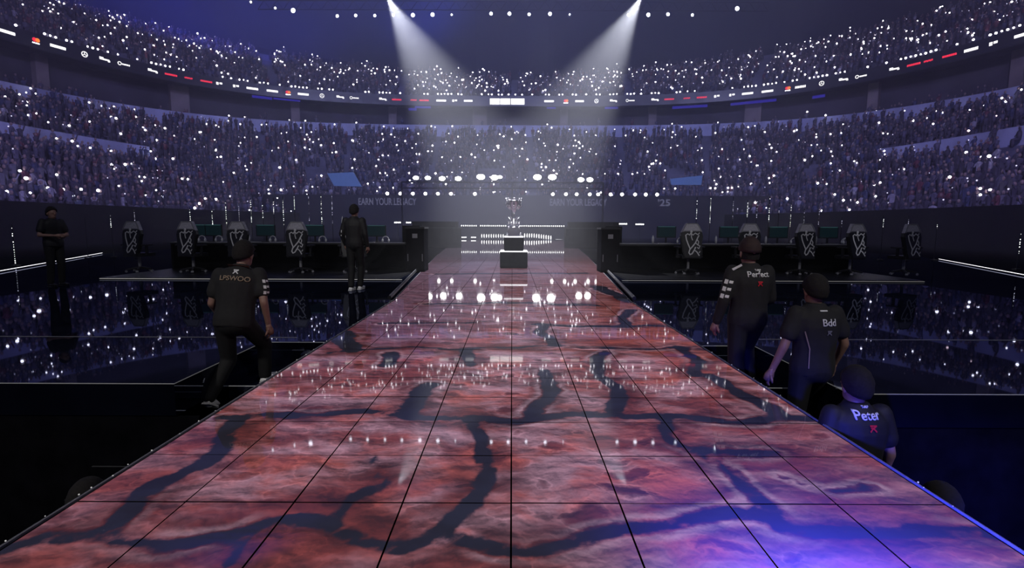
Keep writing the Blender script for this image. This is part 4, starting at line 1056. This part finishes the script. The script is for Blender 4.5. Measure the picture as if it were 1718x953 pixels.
    me = g.mesh('hair', hairm or M_hair); me = bake(me, [('SOLIDIFY', dict(thickness=.012, offset=-1.0))]); me.polygons.foreach_set('use_smooth', [True] * len(me.polygons))
    ho = link('cap' if cap else 'hair', me, e)
    if cap:
        g = MB(); br = hd + hu * .045 + hdir * .10; P = []
        for dz in (0, .008):
            for k in range(9): a = PI * k / 8; P.append(br + hr * math.cos(a) * .075 + hdir * math.sin(a) * .075 + hu * dz)
        g.add(P, [tuple(range(9))[::-1], tuple(range(9, 18))] + [(i, (i + 1) % 9, 9 + (i + 1) % 9, 9 + i) for i in range(9)]); g.build('brim', hairm or M_hair, ho)
        link('hair', bake(MB().lathe([(.0785, -.055), (.086, -.02), (.084, .02)], hd - hdir * .008, 14).mesh('hair', M_hair), []), e)
    # prints wrapped onto the back of the top
    dg = BVHTree.FromPolygons([v.co for v in jm.vertices], [tuple(p.vertices) for p in jm.polygons])
    pel, nk = V['pel'], V['neck']
    def wrap(me_, ox, t, m, nm, tilt=0.0, direc=None, org=None, rgt=None, upv=None, lift=.007):
        dr = (direc or fw).normalized()       # fw points to the front (+Y); cast from behind
        o0 = (org if org is not None else pel.lerp(nk, t)) - dr * .6; r_ = rgt or rt; u_ = upv or up
        ct, st_ = math.cos(tilt), math.sin(tilt)
        me_.update(); ok = True
        for v in me_.vertices:
            x, y = v.co.x * ct - v.co.y * st_, v.co.x * st_ + v.co.y * ct
            h = dg.ray_cast(o0 + r_ * (ox + x) + u_ * y, dr)
            v.co = (h[0] - dr * (lift + v.co.z * .0)) if h[0] is not None else o0 + r_ * (ox + x) + u_ * y + dr * .5
        me_.materials.clear(); me_.materials.append(m)
        me2 = bake(me_, [('SOLIDIFY', dict(thickness=.002, offset=0))]); link(nm, me2, e)
    for it in prints:
        kind = it[0]
        if kind == 'text': wrap(text_mesh(it[1], it[2], it[6] if len(it) > 6 else .0015), it[3], it[4], it[5], 'lettering')
        elif kind == 'mark':   # small angular emblem
            g = MB(); s_ = it[1]
            for a, b in (((-.5, .4), (.5, .4)), ((.5, .4), (.0, .0)), ((0, 0), (.5, -.5)), ((-.1, 0), (-.5, -.5)), ((-.4, .1), (.1, .05))): g.strip([(a[0] * s_, a[1] * s_, 0), (b[0] * s_, b[1] * s_, 0)], (0, 0, 1), s_ * .2, .0)
            wrap(g.mesh('m', M_print), it[2], it[3], it[4], 'emblem')
        elif kind == 'sleeve':  # patches on a sleeve
            shd, el = V['sh' + it[1]], V['el' + it[1]]; ax = (el - shd).normalized()
            dv = Vector(it[4]).normalized(); r_ = ax.cross(dv).normalized()
            for tt in it[2]:
                g = MB(); q = it[3]
                for (bx, by, bw, bh) in ((-.3, 0, .5, .8), (.35, .1, .5, .5)) : g.add([((bx - bw / 2) * q, (by - bh / 2) * q * .8, 0), ((bx + bw / 2) * q, (by - bh / 2) * q * .8, 0), ((bx + bw / 2) * q, (by + bh / 2) * q * .8, 0), ((bx - bw / 2) * q, (by + bh / 2) * q * .8, 0)], [(0, 1, 2, 3)])
                wrap(g.mesh('m', M_print), 0, 0, M_print, 'sleeve_patch', direc=dv, org=shd.lerp(el, tt), rgt=r_, upv=-ax)
        elif kind == 'line':
            g = MB(); g.strip([(a, b, 0) for a, b in it[1]], (0, 0, 1), it[2], 0)
            wrap(g.mesh('m', it[3]), 0, it[4], it[3], 'piping')
    return e
def pose(h=1.75, **over):
    k = h / 1.75
    J = dict(pel=(0, 0, .96), neck=(0, .01, 1.475), head=(0, .03, 1.625), shL=(-.175, 0, 1.42), shR=(.175, 0, 1.42), elL=(-.24, -.03, 1.14), elR=(.24, -.03, 1.14),
             wrL=(-.25, .05, .89), wrR=(.25, .05, .89), hipL=(-.09, 0, .92), hipR=(.09, 0, .92), knL=(-.10, .03, .50), knR=(.10, .02, .50), anL=(-.11, -.02, .09), anR=(.11, -.02, .09),
             toL=(-.12, .17, .035), toR=(.12, .17, .035))
    J.update(over)
    return {a: (tuple(c * k for c in v) if isinstance(v, tuple) and a not in ('look', 'hdL', 'hdR', 'pnL', 'pnR') else v) for a, v in J.items()}
# 1 player climbing on the left
P = pose(1.74, pel=(.0, 0, .83), neck=(.04, .13, 1.315), head=(.05, .19, 1.455), shL=(-.145, .10, 1.255), shR=(.205, .12, 1.255), elL=(-.22, .06, .98), wrL=(-.20, .22, .80), elR=(.27, .02, .99), wrR=(.27, .12, .74),
         hipL=(-.09, 0, .80), hipR=(.09, 0, .80), knR=(.17, .27, .53), anR=(.16, .28, .21), toR=(.19, .48, .165), knL=(-.10, .08, .42), anL=(-.18, -.20, .14), toL=(-.17, -.08, .03), flatL=False, look=(.25, 1, -.15))
figure('person', 'person in black short-sleeved shirt and white trainers climbing stairs left of runway', (-2.62, 4.88, -.42), .12, P, M_jersey,
       prints=[('mark', .04, .0, .88, M_print), ('text', 'LPSWOO', .066, 0, .74, M_gold, .0008), ('sleeve', 'R', (.25, .45, .65), .05, (-.75, .6, 0)), ('line', [(-.09, .0), (.09, .0)], .012, M_gold, 1.0)])
# 2 staff member standing by the left desk
P = pose(1.72, elL=(-.26, -.02, 1.15), wrL=(-.24, .10, .92), anR=(.05, .10, .09), toR=(.06, .28, .035), knR=(.08, .12, .50), anL=(-.06, -.10, .09), toL=(-.06, .08, .035), knL=(-.08, .0, .5))
figure('person', 'person in a black jacket with white sleeve stripes standing by the left player desk', (-3.16, 10.55, -.01), -.1, P, M_jacket, True,
       prints=[('line', [(-.20, .12), (-.235, .0)], .012, M_print, .8), ('line', [(-.235, -.05), (-.25, -.16)], .012, M_print, .6)])
# 3 staff member at far left with folded hands
P = pose(1.66, elL=(-.27, .02, 1.13), wrL=(-.12, .25, 1.12), elR=(.27, .02, 1.13), wrR=(.10, .27, 1.12), hdL=(1, .3, 0), hdR=(-.6, .8, 0), pnL=(0, -1, 0), pnR=(0, -1, 0), shoem=M_black, solem=M_black)
figure('person', 'person in dark clothes with bare forearms held in front, far left on deck', (-9.6, 11.0, -.01), -1.9, P, M_jacket, shoes=False, trous=M_trouser)
# 4-6 players on the right stairs, 7-8 lower down
def steps_z(y, wy): k = math.floor((wy - y) / .28); return -.01 - .17 * (k + 1)
WR = 5.65
P = pose(1.64, elL=(-.27, -.04, 1.14), wrL=(-.30, .04, .90), elR=(.24, .02, 1.15), wrR=(.16, .20, 1.0), anL=(-.10, -.16, .12), toL=(-.11, .02, .05), knL=(-.10, .0, .52), anR=(.10, .08, .26), toR=(.10, .25, .21), knR=(.10, .18, .62), flatL=False)
p4 = figure('person', 'person in dark long-sleeved top and cap, white sleeve patches, top of right stairs', (2.22, 4.88, -.45), .06, P, M_jersey, True, cap=True, hairm=mat('dark_cap', (.035, .018, .018), .8, noise=.2),
       prints=[('text', 'Perfect', .072, .02, .85, M_print, .0012), ('mark', .04, .03, .68, M_redprint), ('text', 'T-ALB', .022, .02, .93, M_print), ('sleeve', 'L', (.35, .6, .85), .065, (.55, .8, 0)), ('line', [(-.19, .03), (-.13, .07)], .018, M_print, .88)])
P = pose(1.70, elL=(-.28, -.02, 1.14), wrL=(-.33, .06, .90), elR=(.27, -.02, 1.15), wrR=(.27, .10, .92), anL=(-.1, -.1, .09), toL=(-.1, .08, .035), anR=(.1, .15, .26), toR=(.1, .33, .21), knR=(.1, .22, .62), pnL=(.9, -.3, 0))
figure('person', 'person in dark short-sleeved shirt, bare arms, middle of the right stairs', (2.52, 4.30, -.79), .10, P, M_jersey,
       prints=[('text', 'Bdd', .08, .03, .76, M_print, .0012), ('mark', .035, .03, .60, M_grey), ('line', [(-.03, .0), (.03, .0)], .008, M_print, .95), ('line', [(-.15, .08), (-.11, -.06), (-.11, -.22)], .006, M_gold, .45)])
P = pose(1.68, anR=(.1, .12, .26), toR=(.1, .3, .21), knR=(.1, .2, .62), anL=(-.1, -.1, .09), toL=(-.1, .08, .035))
figure('person', 'person in black shirt with white lettering, waist-deep behind right runway edge', (2.30, 3.38, -1.30), .05, P, M_jacket,
       prints=[('text', 'Peter', .078, .0, .93, M_print, .0012), ('mark', .04, .02, .78, M_redprint), ('text', 'T-ALB', .018, .0, 1.03, M_print)])
P = pose(1.72, anR=(.1, .12, .26), toR=(.1, .3, .21), knR=(.1, .2, .62), anL=(-.1, -.1, .09), toL=(-.1, .08, .035))
figure('person', 'dark-haired person lowest on the right stairs, head near runway edge', (2.60, 2.98, -1.95), .1, P, M_jacket, voxel=.018)
figure('person', 'dark-haired person lowest on the left stairs, head near runway edge', (-2.62, 3.05, -1.98), -.1, P, M_jacket, voxel=.018)

# ------------------------------------------------------------------ haze in the hall around the beams
m = bpy.data.materials.new('thin_haze'); m.use_nodes = True; nt = m.node_tree; nt.nodes.remove(nt.nodes['Principled BSDF'])
vsx = nt.nodes.new('ShaderNodeVolumeScatter'); vsx.inputs['Density'].default_value = .010; vsx.inputs['Anisotropy'].default_value = .2; vsx.inputs['Color'].default_value = (.9, .92, 1, 1)
nt.links.new(vsx.outputs[0], nt.nodes['Material Output'].inputs['Volume'])
g = MB(); g.box((0, 30, 12.6), (50, 36, 25)); g.build('haze', m, kind='stuff', label='thin smoke haze hanging over the stage where the two light beams cross', cat='haze')
